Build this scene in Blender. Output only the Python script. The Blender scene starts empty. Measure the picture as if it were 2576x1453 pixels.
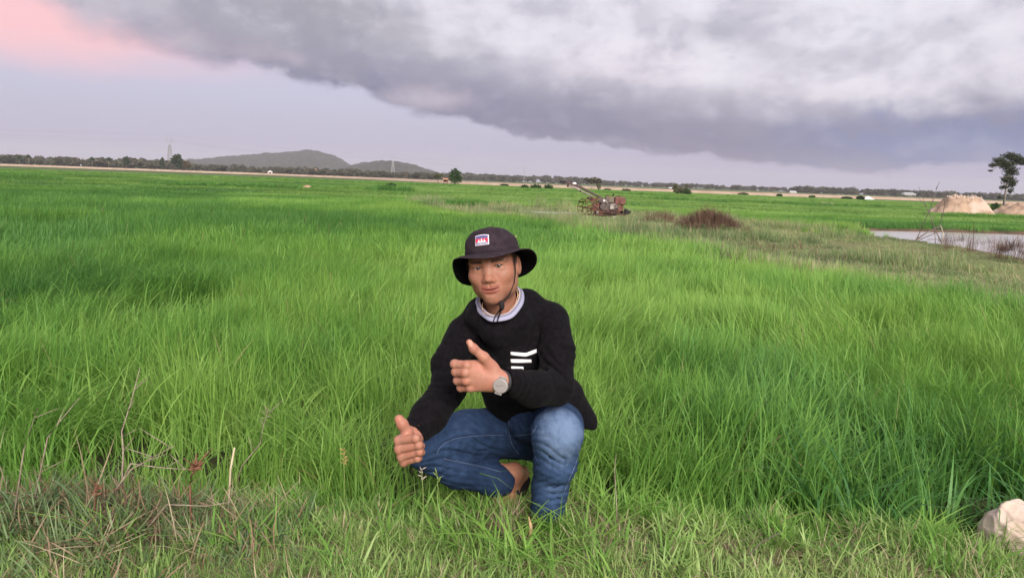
import bpy, bmesh, math, random
import numpy as np
from mathutils import Vector, Matrix, Quaternion
from mathutils.bvhtree import BVHTree
R = math.radians
rng = np.random.default_rng(7)
random.seed(7)
scene = bpy.context.scene
COL = scene.collection

# ------------------------------------------------------------------ camera
CAM_H = 1.18
PITCH, ROLL = R(7.94), R(2.1)
FPX = 1946.0                      # focal length in units of a 2576 px wide frame
cam_d = bpy.data.cameras.new('camera')
cam = bpy.data.objects.new('camera', cam_d); COL.objects.link(cam); scene.camera = cam
cam_d.sensor_width = 36.0
cam_d.lens = 36.0 * FPX / 2576.0
cam_d.clip_start = 0.05; cam_d.clip_end = 30000
FW = np.array([0, math.cos(PITCH), -math.sin(PITCH)])
_r0 = np.array([1.0, 0, 0]); _u0 = np.array([0, math.sin(PITCH), math.cos(PITCH)])
RT = math.cos(ROLL) * _r0 + math.sin(ROLL) * _u0
UP = math.cos(ROLL) * _u0 - math.sin(ROLL) * _r0
CP = np.array([0, 0, CAM_H])
cam.matrix_world = Matrix(((RT[0], UP[0], -FW[0], 0), (RT[1], UP[1], -FW[1], 0), (RT[2], UP[2], -FW[2], CAM_H), (0, 0, 0, 1)))

def ray(x, y):
    return FW + RT * ((x - 1288) / FPX) + UP * ((726.5 - y) / FPX)
def at(x, y, Y):
    """survey point: photo position (2576 px wide) at the distance Y in metres north of the camera"""
    d = ray(x, y); return CP + d * (Y / d[1])
def on_ground(x, y, z=0.0):
    d = ray(x, y); return CP + d * ((z - CAM_H) / d[2])

# ------------------------------------------------------------------ exposure
EXPO = 1.85
vs = scene.view_settings
vs.view_transform = 'Standard'; vs.look = 'None'; vs.exposure = EXPO; vs.gamma = 1.0; vs.use_curve_mapping = False
scene.display_settings.display_device = 'sRGB'
scene.render.engine = 'CYCLES'
scene.cycles.use_denoising = True
scene.cycles.max_bounces = 4
scene.cycles.diffuse_bounces = 2
scene.cycles.transmission_bounces = 2
scene.cycles.glossy_bounces = 2
scene.cycles.transparent_max_bounces = 8
scene.cycles.volume_bounces = 0
scene.cycles.caustics_reflective = False; scene.cycles.caustics_refractive = False
EK = 1.0 / (2 ** EXPO)

# ------------------------------------------------------------------ sun and sky
SUN_AZ, SUN_EL = R(164), R(30)       # azimuth clockwise from north (the way the camera looks)
sun_d = bpy.data.lights.new('sun', 'SUN'); sun_d.energy = 1.5; sun_d.angle = R(30); sun_d.color = (1.0, 0.93, 0.86)
sun = bpy.data.objects.new('sun', sun_d); COL.objects.link(sun)
_sd = Vector((math.sin(SUN_AZ) * math.cos(SUN_EL), math.cos(SUN_AZ) * math.cos(SUN_EL), math.sin(SUN_EL)))
sun.rotation_euler = _sd.to_track_quat('Z', 'Y').to_euler()

def s2l(*c):
    if len(c) == 1: c = c[0]
    return tuple(((v / 255.0) / 12.92 if v / 255.0 <= 0.04045 else ((v / 255.0 + 0.055) / 1.055) ** 2.4) for v in c)

class NT:
    """small helper for node expressions"""
    def __init__(s, tree): s.t = tree; s.n = tree.nodes; s.l = tree.links
    def new(s, t, **kw):
        n = s.n.new(t)
        for k, v in kw.items(): setattr(n, k, v)
        return n
    def put(s, sock, v):
        if hasattr(v, 'is_linked') or isinstance(v, bpy.types.NodeSocket): s.l.new(v, sock)
        else: sock.default_value = v
    def m(s, op, a, b=0.0, c=0.0, clamp=False):
        n = s.new('ShaderNodeMath', operation=op, use_clamp=clamp)
        s.put(n.inputs[0], a); s.put(n.inputs[1], b)
        if op in ('MULTIPLY_ADD', 'SMOOTH_MIN', 'SMOOTH_MAX'): s.put(n.inputs[2], c)
        return n.outputs[0]
    def add(s, a, b): return s.m('ADD', a, b)
    def sub(s, a, b): return s.m('SUBTRACT', a, b)
    def mul(s, a, b): return s.m('MULTIPLY', a, b)
    def sstep(s, x, lo, hi, o0=0.0, o1=1.0):
        n = s.new('ShaderNodeMapRange', interpolation_type='SMOOTHSTEP')
        s.put(n.inputs[0], x)
        for i, v in zip((1, 2, 3, 4), (lo, hi, o0, o1)): s.put(n.inputs[i], v)
        return n.outputs[0]
    def mix(s, f, a, b, blend='MIX'):
        n = s.new('ShaderNodeMix', data_type='RGBA', blend_type=blend)
        s.put(n.inputs[0], f)
        for i, v in ((6, a), (7, b)):
            s.put(n.inputs[i], (tuple(v) + (1,)) if isinstance(v, (tuple, list)) and len(v) == 3 else v)
        return n.outputs[2]
    def noise(s, vec, scale=5, detail=4, rough=0.55, dist=0.0, out=0):
        n = s.new('ShaderNodeTexNoise')
        if vec is not None: s.l.new(vec, n.inputs['Vector'])
        n.inputs['Scale'].default_value = scale; n.inputs['Detail'].default_value = detail
        n.inputs['Roughness'].default_value = rough; n.inputs['Distortion'].default_value = dist
        return n.outputs[out]
    def comb(s, x, y, z=0.0):
        n = s.new('ShaderNodeCombineXYZ'); s.put(n.inputs[0], x); s.put(n.inputs[1], y); s.put(n.inputs[2], z); return n.outputs[0]
    def curve(s, x, pts):
        """piecewise linear function of x"""
        lo, hi = pts[0][0], pts[-1][0]
        n = s.new('ShaderNodeValToRGB'); cr = n.color_ramp; cr.interpolation = 'EASE'
        ys = [p[1] for p in pts]; y0, y1 = min(ys), max(ys)
        t = s.m('DIVIDE', s.sub(x, lo), hi - lo, clamp=True); s.l.new(t, n.inputs[0])
        while len(cr.elements) < len(pts): cr.elements.new(0.5)
        for e, (px, py) in zip(cr.elements, pts):
            e.position = (px - lo) / (hi - lo); v = (py - y0) / (y1 - y0); e.color = (v, v, v, 1)
        return s.m('MULTIPLY_ADD', n.outputs[0], y1 - y0, y0)

def make_world():
    w = bpy.data.worlds.new('World'); scene.world = w; w.use_nodes = True
    w.cycles.sampling_method = 'MANUAL'; w.cycles.sample_map_resolution = 128
    T = NT(w.node_tree); T.n.clear()
    out = T.new('ShaderNodeOutputWorld'); bg = T.new('ShaderNodeBackground')
    T.l.new(bg.outputs[0], out.inputs[0])
    tc = T.new('ShaderNodeTexCoord'); sep = T.new('ShaderNodeSeparateXYZ'); T.l.new(tc.outputs['Generated'], sep.inputs[0])
    X, Y, Z = sep.outputs
    az = T.mul(T.m('ARCTAN2', X, Y), 57.2958)
    el = T.mul(T.m('ARCSINE', Z), 57.2958)
    v1 = T.comb(T.mul(az, 0.050), T.mul(el, 0.135), 3.3)
    v2 = T.comb(T.mul(az, 0.10), T.mul(el, 0.155), 9.1)
    n1 = T.noise(v1, 2.2, 3, 0.52, 0.35)
    n2 = T.noise(v2, 2.6, 5, 0.55, 0.25)
    n3 = T.noise(v2, 7.0, 4, 0.60, 0.15)
    c1 = T.sub(n1, 0.5); c2 = T.sub(n2, 0.5); c3 = T.sub(n3, 0.5)
    def lens(a0, e0, ra, re, wob_=0.5, inner=0.0):
        """soft cloud mass centred on a direction (degrees), ragged by the noise"""
        dx = T.m('DIVIDE', T.sub(az, a0), ra); dy = T.m('DIVIDE', T.sub(el, e0), re)
        r = T.m('SQRT', T.add(T.mul(dx, dx), T.mul(dy, dy)))
        r = T.add(r, T.add(T.mul(c2, -wob_ * 1.6), T.add(T.mul(c3, -wob_ * 0.9), T.mul(c1, -wob_ * 0.8))))
        return T.sstep(r, 1.15, inner)
    nish = T.new('ShaderNodeTexSky', sky_type='NISHITA', sun_disc=False)
    nish.sun_elevation = SUN_EL; nish.sun_rotation = SUN_AZ; nish.dust_density = 4.0
    # clear air below and beside the storm cloud
    clear = T.mix(T.sstep(el, 0, 7), s2l(184, 181, 204), s2l(199, 197, 220))
    clear = T.mix(T.sstep(az, -10, 30), clear, s2l(178, 174, 202))
    # pink evening glow in the north-west
    gl = T.mul(T.sstep(az, -13, -31), T.sstep(T.add(el, T.mul(c1, 3)), 4.6, 8.4))
    clear = T.mix(gl, clear, s2l(255, 200, 204))
    # body of the cloud
    edge = T.curve(az, [(-60, 15), (-40, 13.5), (-33, 10.6), (-28, 8.0), (-20, 6.9), (-12, 5.5), (-5.5, 4.05), (3.3, 2.85), (12, 2.25), (20, 1.7), (25, 1.25), (29, 2.2), (34, 2.4), (60, 2.0)])
    d0 = T.sub(el, edge)
    d = T.add(d0, T.add(T.mul(c1, 1.6), T.add(T.mul(c2, 1.5), T.mul(c3, 1.1))))
    soft = T.curve(az, [(-60, 2.6), (-30, 1.9), (-12, 0.7), (5, 0.32), (20, 0.35), (60, 0.6)])
    mask = T.sstep(T.m('DIVIDE', d, soft), -0.35, 1.0)
    hgt = T.add(d0, T.add(T.mul(c1, 4.0), T.mul(c2, 2.0)))
    cloud = T.mix(T.sstep(hgt, 0.2, 4.2), s2l(126, 123, 151), s2l(182, 177, 192))
    # large shaded mass high on the left, paler towards its left end
    cloud = T.mix(T.mul(lens(-13, 11.0, 16, 5.0, 0.35), 0.85), cloud, s2l(158, 155, 163))
    cloud = T.mix(T.mul(lens(-29, 11.0, 6.5, 5.0, 0.4), 0.8), cloud, s2l(208, 198, 207))
    # sunlit upper cloud to the right
    hb = T.sub(T.add(el, T.add(T.mul(c2, 4.2), T.add(T.mul(c1, 3.0), T.mul(c3, 1.6)))), T.curve(az, [(-40, 18), (-12, 13.5), (-5, 10.4), (0, 8.6), (6, 7.6), (14, 6.3), (22, 6.0), (34, 7.2), (60, 7.5)]))
    lit = T.sstep(hb, -2.4, 1.5)
    cloud = T.mix(T.mul(lit, 0.97), cloud, s2l(230, 225, 235))
    # puffs catching pinkish light, and grey hollows between them
    cloud = T.mix(T.mul(lens(7.5, 8.2, 6.5, 2.1, 0.6), 0.9), cloud, s2l(232, 222, 232))
    cloud = T.mix(T.mul(lens(24, 11.0, 9, 3.2, 0.7), 0.8), cloud, s2l(230, 228, 238))
    cloud = T.mix(T.mul(lens(14.5, 10.4, 6, 1.8, 0.7), 0.65), cloud, s2l(188, 184, 197))
    cloud = T.mix(T.mul(lens(19, 5.6, 8, 1.7, 0.7), 0.55), cloud, s2l(196, 189, 203))
    cloud = T.mix(T.mul(T.sstep(T.add(T.mul(c2, 0.7), T.mul(c3, 0.6)), -0.06, 0.16), T.mul(lit, 0.40)), cloud, s2l(190, 185, 200))
    cloud = T.mix(T.mul(T.sstep(T.add(T.mul(c2, 0.8), T.mul(c3, 0.5)), 0.0, -0.2), 0.35), cloud, s2l(216, 210, 221))
    # dark shelf along the foot of the cloud
    band = T.mul(T.sstep(T.add(d0, T.add(T.mul(c2, 1.8), T.mul(c3, 0.8))), 5.6, 0.9), T.sstep(az, -19, -4))
    cloud = T.mix(T.mul(band, 0.85), cloud, s2l(120, 118, 149))
    # pink tinges on the underside
    pk = T.mul(T.sstep(c1, 0.02, 0.16), T.mul(T.sstep(d0, 3.2, 0.4), T.sstep(az, 14, 2)))
    cloud = T.mix(T.mul(pk, 0.6), cloud, s2l(192, 171, 186))
    cloud = T.mix(T.mul(lens(-6.0, 5.6, 4.0, 1.2, 0.6), 0.7), cloud, s2l(199, 186, 199))
    # blue-grey rain low in the north-east
    cloud = T.mix(T.mul(T.mul(T.sstep(az, 14, 26), T.sstep(T.add(el, T.add(T.mul(c2, 3.4), T.mul(c3, 1.6))), 6.6, 3.6)), 0.92), cloud, s2l(118, 130, 174))
    # relief of the billows: brighter where the cloud bulges towards the light high on the right
    o1 = T.comb(T.mul(az, 0.085), T.mul(el, 0.125), 5.7); o2 = T.comb(T.add(T.mul(az, 0.085), 0.06), T.add(T.mul(el, 0.125), 0.13), 5.7)
    em = T.mul(T.sub(T.noise(o1, 1.7, 5, 0.52, 0.2), T.noise(o2, 1.7, 5, 0.52, 0.2)), 1.0)
    rel = T.sstep(em, -0.02, 0.13); rsh = T.sstep(em, 0.02, -0.13)
    cloud = T.mix(T.mul(rel, T.m('MULTIPLY_ADD', lit, 0.50, 0.12)), cloud, s2l(242, 237, 244))
    cloud = T.mix(T.mul(rsh, T.m('MULTIPLY_ADD', lit, -0.12, 0.38)), cloud, s2l(140, 135, 154))
    sky = T.mix(mask, clear, cloud)
    # overhead and behind: even grey cloud
    sky = T.mix(T.sstep(el, 15, 38), sky, s2l(206, 203, 213))
    sky = T.mix(0.012, sky, nish.outputs[0])
    sky = T.mix(T.sstep(el, 0.0, -1.5), sky, s2l(120, 128, 96))
    T.l.new(sky, bg.inputs[0]); bg.inputs[1].default_value = EK
make_world()

# ------------------------------------------------------------------ shared helpers
def vnoise(x, y, seed=0):
    """smooth 2D value noise, vectorised, 0..1"""
    x = np.asarray(x, float); y = np.asarray(y, float)
    xi = np.floor(x).astype(np.int64); yi = np.floor(y).astype(np.int64)
    fx = x - xi; fy = y - yi; fx = fx * fx * (3 - 2 * fx); fy = fy * fy * (3 - 2 * fy)
    def h(a, b):
        n = (a * 374761393 + b * 668265263 + seed * 974711) & 0xffffffff
        n = ((n ^ (n >> 13)) * 1274126177) & 0xffffffff
        return ((n ^ (n >> 16)) & 0xffff) / 65535.0
    return (h(xi, yi) * (1 - fx) + h(xi + 1, yi) * fx) * (1 - fy) + (h(xi, yi + 1) * (1 - fx) + h(xi + 1, yi + 1) * fx) * fy
def fbm(x, y, seed=0, octs=4):
    s = 0; a = 0.5; t = 0
    for o in range(octs):
        s = s + a * vnoise(x * 2 ** o, y * 2 ** o, seed + o * 17); t += a; a *= 0.5
    return s / t
def sstep(x, a, b):
    t = np.clip((x - a) / (b - a), 0, 1); return t * t * (3 - 2 * t)

def tag(o, label=None, cat=None, group=None, kind=None):
    if label: o['label'] = label
    if cat: o['category'] = cat
    if group: o['group'] = group
    if kind: o['kind'] = kind
    return o
def empty(name, loc=(0, 0, 0), rz=0.0):
    o = bpy.data.objects.new(name, None); COL.objects.link(o); o.location = loc; o.rotation_euler = (0, 0, rz)
    o.empty_display_size = 0.1
    return o
def mesh_obj(name, V, F, mat=None, parent=None, smooth=False):
    me = bpy.data.meshes.new(name)
    V = np.asarray(V, dtype=np.float32)
    if isinstance(F, np.ndarray) and F.ndim == 2:
        me.vertices.add(len(V)); me.vertices.foreach_set('co', V.ravel())
        k = F.shape[1]; n = len(F)
        me.loops.add(n * k); me.loops.foreach_set('vertex_index', F.astype(np.int32).ravel())
        me.polygons.add(n); me.polygons.foreach_set('loop_start', np.arange(0, n * k, k, dtype=np.int32))
        me.update(calc_edges=True); me.validate()
    else:
        me.from_pydata([tuple(map(float, v)) for v in V], [], [tuple(f) for f in F]); me.update()
    if smooth: me.polygons.foreach_set('use_smooth', np.ones(len(me.polygons), dtype=bool))
    if mat: me.materials.append(mat)
    o = bpy.data.objects.new(name, me); COL.objects.link(o)
    if parent: o.parent = parent
    return o
def attr(me, name, vals, kind='FLOAT', dom='POINT'):
    a = me.attributes.new(name, kind, dom)
    key = {'FLOAT': 'value', 'INT': 'value', 'FLOAT_VECTOR': 'vector', 'FLOAT_COLOR': 'color'}[kind]
    a.data.foreach_set(key, np.asarray(vals, dtype=np.int32 if kind == 'INT' else np.float32).ravel())

class MB:
    """collects simple solids, builds ONE mesh object"""
    def __init__(s): s.V = []; s.F = []
    def add(s, V, F):
        b = len(s.V); s.V += [tuple(map(float, v)) for v in V]; s.F += [tuple(i + b for i in f) for f in F]; return s
    def box(s, c, sz, rot=None, taper=1.0):
        c = np.array(c, float); h = np.array(sz, float) / 2
        P = np.array([[x, y, z] for z in (-1, 1) for y in (-1, 1) for x in (-1, 1)], float)
        P[4:, :2] *= taper
        P = P * h
        if rot is not None: P = P @ np.array(rot).T
        return s.add(P + c, [(0, 2, 3, 1), (4, 5, 7, 6), (0, 1, 5, 4), (2, 6, 7, 3), (0, 4, 6, 2), (1, 3, 7, 5)])
    def tube(s, pts, r, n=8, cap=True):
        pts = [np.array(p, float) for p in pts]; rs = r if hasattr(r, '__len__') else [r] * len(pts)
        V = []; F = []; up = np.array([0, 0, 1.0])
        for i, p in enumerate(pts):
            t = pts[min(i + 1, len(pts) - 1)] - pts[max(i - 1, 0)]; t /= (np.linalg.norm(t) + 1e-9)
            a = np.cross(t, up if abs(t[2]) < 0.95 else np.array([1.0, 0, 0])); a /= np.linalg.norm(a); b = np.cross(t, a)
            for k in range(n):
                w = 2 * math.pi * k / n; V.append(p + rs[i] * (a * math.cos(w) + b * math.sin(w)))
        for i in range(len(pts) - 1):
            for k in range(n):
                F.append((i * n + k, i * n + (k + 1) % n, (i + 1) * n + (k + 1) % n, (i + 1) * n + k))
        if cap:
            F.append(tuple(range(n - 1, -1, -1))); m = (len(pts) - 1) * n; F.append(tuple(range(m, m + n)))
        return s.add(V, F)
    def lathe(s, c, prof, axis=(0, 0, 1), n=16):
        """prof: (radius, height along axis) pairs"""
        ax = np.array(axis, float); ax /= np.linalg.norm(ax)
        a = np.cross(ax, [1, 0, 0] if abs(ax[0]) < 0.9 else [0, 1, 0]); a /= np.linalg.norm(a); b = np.cross(ax, a)
        V = []; F = []; c = np.array(c, float)
        for r, h in prof:
            for k in range(n):
                w = 2 * math.pi * k / n; V.append(c + ax * h + r * (a * math.cos(w) + b * math.sin(w)))
        for i in range(len(prof) - 1):
            for k in range(n): F.append((i * n + k, i * n + (k + 1) % n, (i + 1) * n + (k + 1) % n, (i + 1) * n + k))
        F.append(tuple(range(n - 1, -1, -1))); m = (len(prof) - 1) * n; F.append(tuple(range(m, m + n)))
        return s.add(V, F)
    def build(s, name, mat=None, parent=None, smooth=False, bevel=0.0):
        o = mesh_obj(name, s.V, s.F, mat, parent, smooth)
        if bevel:
            b = o.modifiers.new('bevel', 'BEVEL'); b.width = bevel; b.segments = 2; b.limit_method = 'ANGLE'
        return o

def principled(name, base=(0.5, 0.5, 0.5), rough=0.7, metal=0.0, spec=0.3):
    m = bpy.data.materials.new(name); m.use_nodes = True
    T = NT(m.node_tree); p = T.n['Principled BSDF']
    p.inputs['Base Color'].default_value = tuple(base) + (1,); p.inputs['Roughness'].default_value = rough
    p.inputs['Metallic'].default_value = metal; p.inputs['Specular IOR Level'].default_value = spec
    return m, T, p
def mottled(name, a, b, scale=20, rough=0.8, metal=0.0, bump=0.0, detail=5, c=None, spec=0.25, lo=0.35, hi=0.65):
    """object-space noise between two (three) real surface colours, with light relief"""
    m, T, p = principled(name, a, rough, metal, spec)
    tc = T.new('ShaderNodeTexCoord').outputs['Object']
    n = T.noise(tc, scale, detail, 0.6)
    col = T.mix(T.sstep(n, lo, hi), a, b)
    if c is not None: col = T.mix(T.sstep(T.noise(tc, scale * 0.37, 3), 0.5, 0.62), col, c)
    T.l.new(col, p.inputs['Base Color'])
    if bump:
        bn = T.new('ShaderNodeBump'); bn.inputs['Strength'].default_value = 0.6; bn.inputs['Distance'].default_value = bump
        T.l.new(T.noise(tc, scale * 2, detail), bn.inputs['Height']); T.l.new(bn.outputs[0], p.inputs['Normal'])
    return m

# ------------------------------------------------------------------ lie of the land
def gpoly(pts, z=0.0): return np.array([on_ground(x, y, z)[:2] for x, y in pts])
def inside(P, x, y):
    x = np.asarray(x); y = np.asarray(y); r = np.zeros(x.shape, bool); n = len(P)
    for i in range(n):
        x0, y0 = P[i]; x1, y1 = P[(i + 1) % n]
        c = ((y0 > y) != (y1 > y)); t = (x1 - x0) * (y - y0) / ((y1 - y0) if y1 != y0 else 1e-9) + x0
        r ^= c & (x < t)
    return r
def dist_poly(P, x, y):
    """signed distance to a polygon, negative inside"""
    x = np.asarray(x, float); y = np.asarray(y, float); d = np.full(x.shape, 1e9); n = len(P)
    for i in range(n):
        a = P[i]; b = P[(i + 1) % n]; e = b - a; L = e @ e + 1e-12
        t = np.clip(((x - a[0]) * e[0] + (y - a[1]) * e[1]) / L, 0, 1)
        d = np.minimum(d, np.hypot(x - a[0] - t * e[0], y - a[1] - t * e[1]))
    return np.where(inside(P, x, y), -d, d)

def near_edge(x):        # where the mown bund under the man ends and the paddy begins
    return 2.70 - 0.075 * np.abs(np.asarray(x) - 0.2) ** 1.3 + 0.05 * np.sin(np.asarray(x) * 5.1)
PADDY = -0.13
BUND = np.vstack([gpoly([(3100, 840), (2800, 775), (2576, 728), (2400, 700), (2200, 674)], 0.29), gpoly([(2000, 648), (1850, 622)], 0.24), gpoly([(1650, 590), (1500, 570)], 0.16), gpoly([(1400, 556), (1300, 546), (1150, 534)], 0.08),
                  gpoly([(1050, 508), (1200, 516), (1450, 524), (1650, 540), (1900, 562), (2050, 578), (2180, 592), (2290, 602), (2400, 614), (2576, 646), (2800, 690), (3100, 740)], 0.0)])
WATER_Z = -0.06
CANAL = gpoly([(2150, 586), (2185, 581), (2400, 585), (2576, 591), (2800, 600), (3100, 617), (3100, 760), (2800, 705), (2576, 657), (2400, 624), (2290, 610), (2190, 599)], WATER_Z)
HOLE = np.array([[1.72, 2.84], [1.9, 2.80], [2.5, 2.82], [2.6, 3.10], [2.1, 3.18], [1.78, 3.02]])

def height(x, y):
    x = np.asarray(x, float); y = np.asarray(y, float)
    r = np.hypot(x, y)
    h = np.where(y < 60, 0, 0) + PADDY * sstep(y - near_edge(x), -0.10, 0.16)
    dB = dist_poly(BUND, x, y)
    h = np.where(y > 4, np.maximum(h, PADDY - PADDY * sstep(-dB, -0.6, 0.5)), h)
    far = sstep(r, 60, 140); h = h * (1 - far) - 0.05 * far
    dC = dist_poly(CANAL, x, y)
    h = np.where(dC < 0.6, h * sstep(dC, 0.0, 0.5) + (-0.55) * (1 - sstep(dC, -0.35, 0.25)), h)
    h = np.where((dC > 0) & (dC < 1.4), np.maximum(h, 0.03 - 0.16 * sstep(dC, 0.5, 1.4) - 0.12 * (1 - sstep(dC, 0.0, 0.22))), h)
    h = h - 0.10 * sstep(-dist_poly(HOLE, x, y), -0.1, 0.2)
    bump = (fbm(x * 2.2, y * 2.2, 3) - 0.5) * 0.05 + (fbm(x * 0.35, y * 0.35, 5) - 0.5) * 0.10 * sstep(r, 6, 30)
    return h + bump * (dC > -0.2)

def build_ground():
    ang = np.concatenate([np.arange(-52, 52, 0.4), np.arange(52, 308, 6.0)]) * math.pi / 180
    rad = [0.35]
    while rad[-1] < 4600: rad.append(rad[-1] * (1.021 if rad[-1] < 200 else 1.08))
    rad = np.array(rad); A, Rr = np.meshgrid(ang, rad)
    x = Rr * np.sin(A); y = Rr * np.cos(A); z = height(x, y)
    nr, na = x.shape
    V = np.stack([x.ravel(), y.ravel(), z.ravel()], 1)
    i, j = np.meshgrid(np.arange(nr - 1), np.arange(na), indexing='ij'); j2 = (j + 1) % na
    F = np.stack([i * na + j, i * na + j2, (i + 1) * na + j2, (i + 1) * na + j], -1).reshape(-1, 4)
    V = np.vstack([V, [[0, 0, 0]]])
    m, T, p = principled('soil_and_turf', rough=0.95, spec=0.1)
    tc = T.new('ShaderNodeTexCoord').outputs['Object']
    a = T.new('ShaderNodeAttribute', attribute_name='zone').outputs['Color']
    sp = T.new('ShaderNodeSeparateColor'); T.l.new(a, sp.inputs[0])
    zb, zc, zf = sp.outputs
    n1 = T.noise(tc, 3.0, 6); n2 = T.noise(tc, 40.0, 5); n3 = T.noise(tc, 0.12, 4)
    mud = T.mix(n1, (0.055, 0.048, 0.028), (0.035, 0.05, 0.02))
    turf = T.mix(T.sstep(n2, 0.35, 0.65), (0.13, 0.18, 0.06), (0.22, 0.19, 0.11))
    turf = T.mix(T.mul(T.sstep(n1, 0.5, 0.75), 0.6), turf, (0.28, 0.23, 0.14))
    field = T.mix(T.sstep(n3, 0.35, 0.65), (0.075, 0.12, 0.04), (0.13, 0.15, 0.07))
    col = T.mix(zb, mud, turf); col = T.mix(zc, col, (0.14, 0.095, 0.065)); col = T.mix(zf, col, field)
    T.l.new(col, p.inputs['Base Color'])
    bn = T.new('ShaderNodeBump'); bn.inputs['Strength'].default_value = 0.7; bn.inputs['Distance'].default_value = 0.03
    T.l.new(n2, bn.inputs['Height']); T.l.new(bn.outputs[0], p.inputs['Normal'])
    F = [tuple(f) for f in F] + [(len(V) - 1, (k + 1) % na, k) for k in range(na)]
    o = mesh_obj('ground', V, F, m, smooth=True)
    dB = dist_poly(BUND, V[:, 0], V[:, 1]); dC = dist_poly(CANAL, V[:, 0], V[:, 1]); r = np.hypot(V[:, 0], V[:, 1])
    c = np.zeros((len(V), 4)); c[:, 3] = 1
    c[:, 0] = np.maximum(sstep(-dB, -0.5, 0.2) * (V[:, 1] > 4), 1 - sstep(V[:, 1] - near_edge(V[:, 0]), -0.05, 0.1) * (V[:, 1] > 0))
    c[:, 1] = (1 - sstep(np.abs(dC), 0.25, 0.55))
    c[:, 2] = sstep(r, 90, 190)
    attr(o.data, 'zone', c, 'FLOAT_COLOR')
    tag(o, kind='structure')
    return o
build_ground()

def build_water():
    m, T, p = principled('canal_water', (0.50, 0.47, 0.45), 0.18, 0.0, 0.5)
    tc = T.new('ShaderNodeTexCoord').outputs['Object']
    bn = T.new('ShaderNodeBump'); bn.inputs['Strength'].default_value = 0.25; bn.inputs['Distance'].default_value = 0.01
    T.l.new(T.noise(tc, 9, 4), bn.inputs['Height']); T.l.new(bn.outputs[0], p.inputs['Normal'])
    c = CANAL.mean(0); P = c + (CANAL - c) * 1.04
    o = mesh_obj('water', [(q[0], q[1], WATER_Z) for q in P], [tuple(range(len(P)))], m)
    tag(o, kind='structure')
build_water()

def build_embankment():
    """raised laterite road along the far side of the fields"""
    pts = [(-900, 376), (-300, 399), (0, 412), (300, 423.5), (644, 437), (900, 449), (1159, 462), (1500, 476), (1803, 488), (2100, 497), (2332, 505), (2576, 514), (3000, 531), (3600, 556)]
    C = []
    for x, y in pts:
        g = on_ground(x, y, 0.0)[:2]; C.append(g * min(1.0, 330 / np.hypot(*g)))
    C = np.array(C); V = []; F = []
    n = 8
    for i in range(len(C)):
        t = C[min(i + 1, len(C) - 1)] - C[max(i - 1, 0)]; t /= np.linalg.norm(t); nrm = np.array([-t[1], t[0]])
        s = np.hypot(*C[i]) / 300.0
        for off, z in ((-0.5, -0.3), (1.2, 0.42), (2.0, 0.60), (9, 0.60), (11, -0.3)):
            q = C[i] + nrm * off * (1 if nrm @ C[i] > 0 else -1); V.append((q[0], q[1], z))
    for i in range(len(C) - 1):
        for k in range(4): F.append((i * 5 + k, (i + 1) * 5 + k, (i + 1) * 5 + k + 1, i * 5 + k + 1))
    m = mottled('laterite', (0.36, 0.255, 0.185), (0.44, 0.33, 0.25), 0.3, 0.95)
    tag(mesh_obj('road', V, F, m), kind='structure')
build_embankment()

# ------------------------------------------------------------------ grasses
def blades(n, rad, Lr, wr, lean, curl, bias, segs, g, up=0.0):
    """n curved tapering blades spread over a disc; returns vertices, faces, per-vertex random and height"""
    a0 = g.uniform(0, 2 * math.pi, n); rr = rad * np.sqrt(g.uniform(size=n))
    # blades grow in little tufts: pull each one towards a tuft centre
    k = max(3, n // 14); ta = g.uniform(0, 2 * math.pi, k); tr = rad * np.sqrt(g.uniform(size=k)); ti = g.integers(0, k, n)
    bx = rr * np.cos(a0); by = rr * np.sin(a0)
    tuft = min(0.8, 0.05 / max(rad, 0.05) + 0.45) if n > 40 else 0.0
    bx = bx * (1 - tuft) + (tr * np.cos(ta))[ti] * tuft; by = by * (1 - tuft) + (tr * np.sin(ta))[ti] * tuft
    az = np.where(g.uniform(size=n) < bias, g.normal(0, 0.8, n) + g.normal(0, 0.5, k)[ti], g.uniform(-math.pi, math.pi, n))
    L = g.uniform(Lr[0], Lr[1], n); w = g.uniform(wr[0], wr[1], n)
    le = np.abs(g.normal(lean[0], lean[1], n)); cu = np.abs(g.normal(curl[0], curl[1], n)); tw = g.normal(0, 0.7, n)
    d = np.stack([np.cos(az), np.sin(az), np.zeros(n)], 1); s0 = np.stack([-np.sin(az), np.cos(az), np.zeros(n)], 1)
    p = np.stack([bx, by, np.full(n, -0.02)], 1); V = np.zeros((n, segs + 1, 2, 3))
    for q in range(segs + 1):
        tt = q / segs; th = le + cu * tt ** 1.6
        ww = (w * (0.75 + 0.5 * tt) * (1 - tt ** 2.4))[:, None]
        side = s0 * np.cos(tw * tt)[:, None] + d * np.sin(tw * tt)[:, None]
        V[:, q, 0] = p - side * ww * 0.5; V[:, q, 1] = p + side * ww * 0.5
        p = p + (L / segs)[:, None] * (d * np.sin(th)[:, None] + np.array([0, 0, 1.0]) * np.cos(th)[:, None])
    base = (np.arange(n) * (segs + 1) * 2)[:, None]; qs = np.arange(segs) * 2
    F = np.stack([base + qs, base + qs + 1, base + qs + 3, base + qs + 2], -1).reshape(-1, 4)
    vv = np.repeat(g.uniform(size=n), (segs + 1) * 2); hh = np.tile(np.repeat(np.linspace(0, 1, segs + 1), 2), n)
    return V.reshape(-1, 3), F, vv, hh
def clump(name, n, mat, rad, Lr, wr, lean, curl, bias=0.6, segs=4, coll=None):
    V, F, vv, hh = blades(n, rad, Lr, wr, lean, curl, bias, segs, rng)
    o = mesh_obj(name, V, F, mat); COL.objects.unlink(o); coll.objects.link(o)
    attr(o.data, 'v', vv[:len(o.data.vertices)]); attr(o.data, 'h', hh[:len(o.data.vertices)])
    return o

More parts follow.
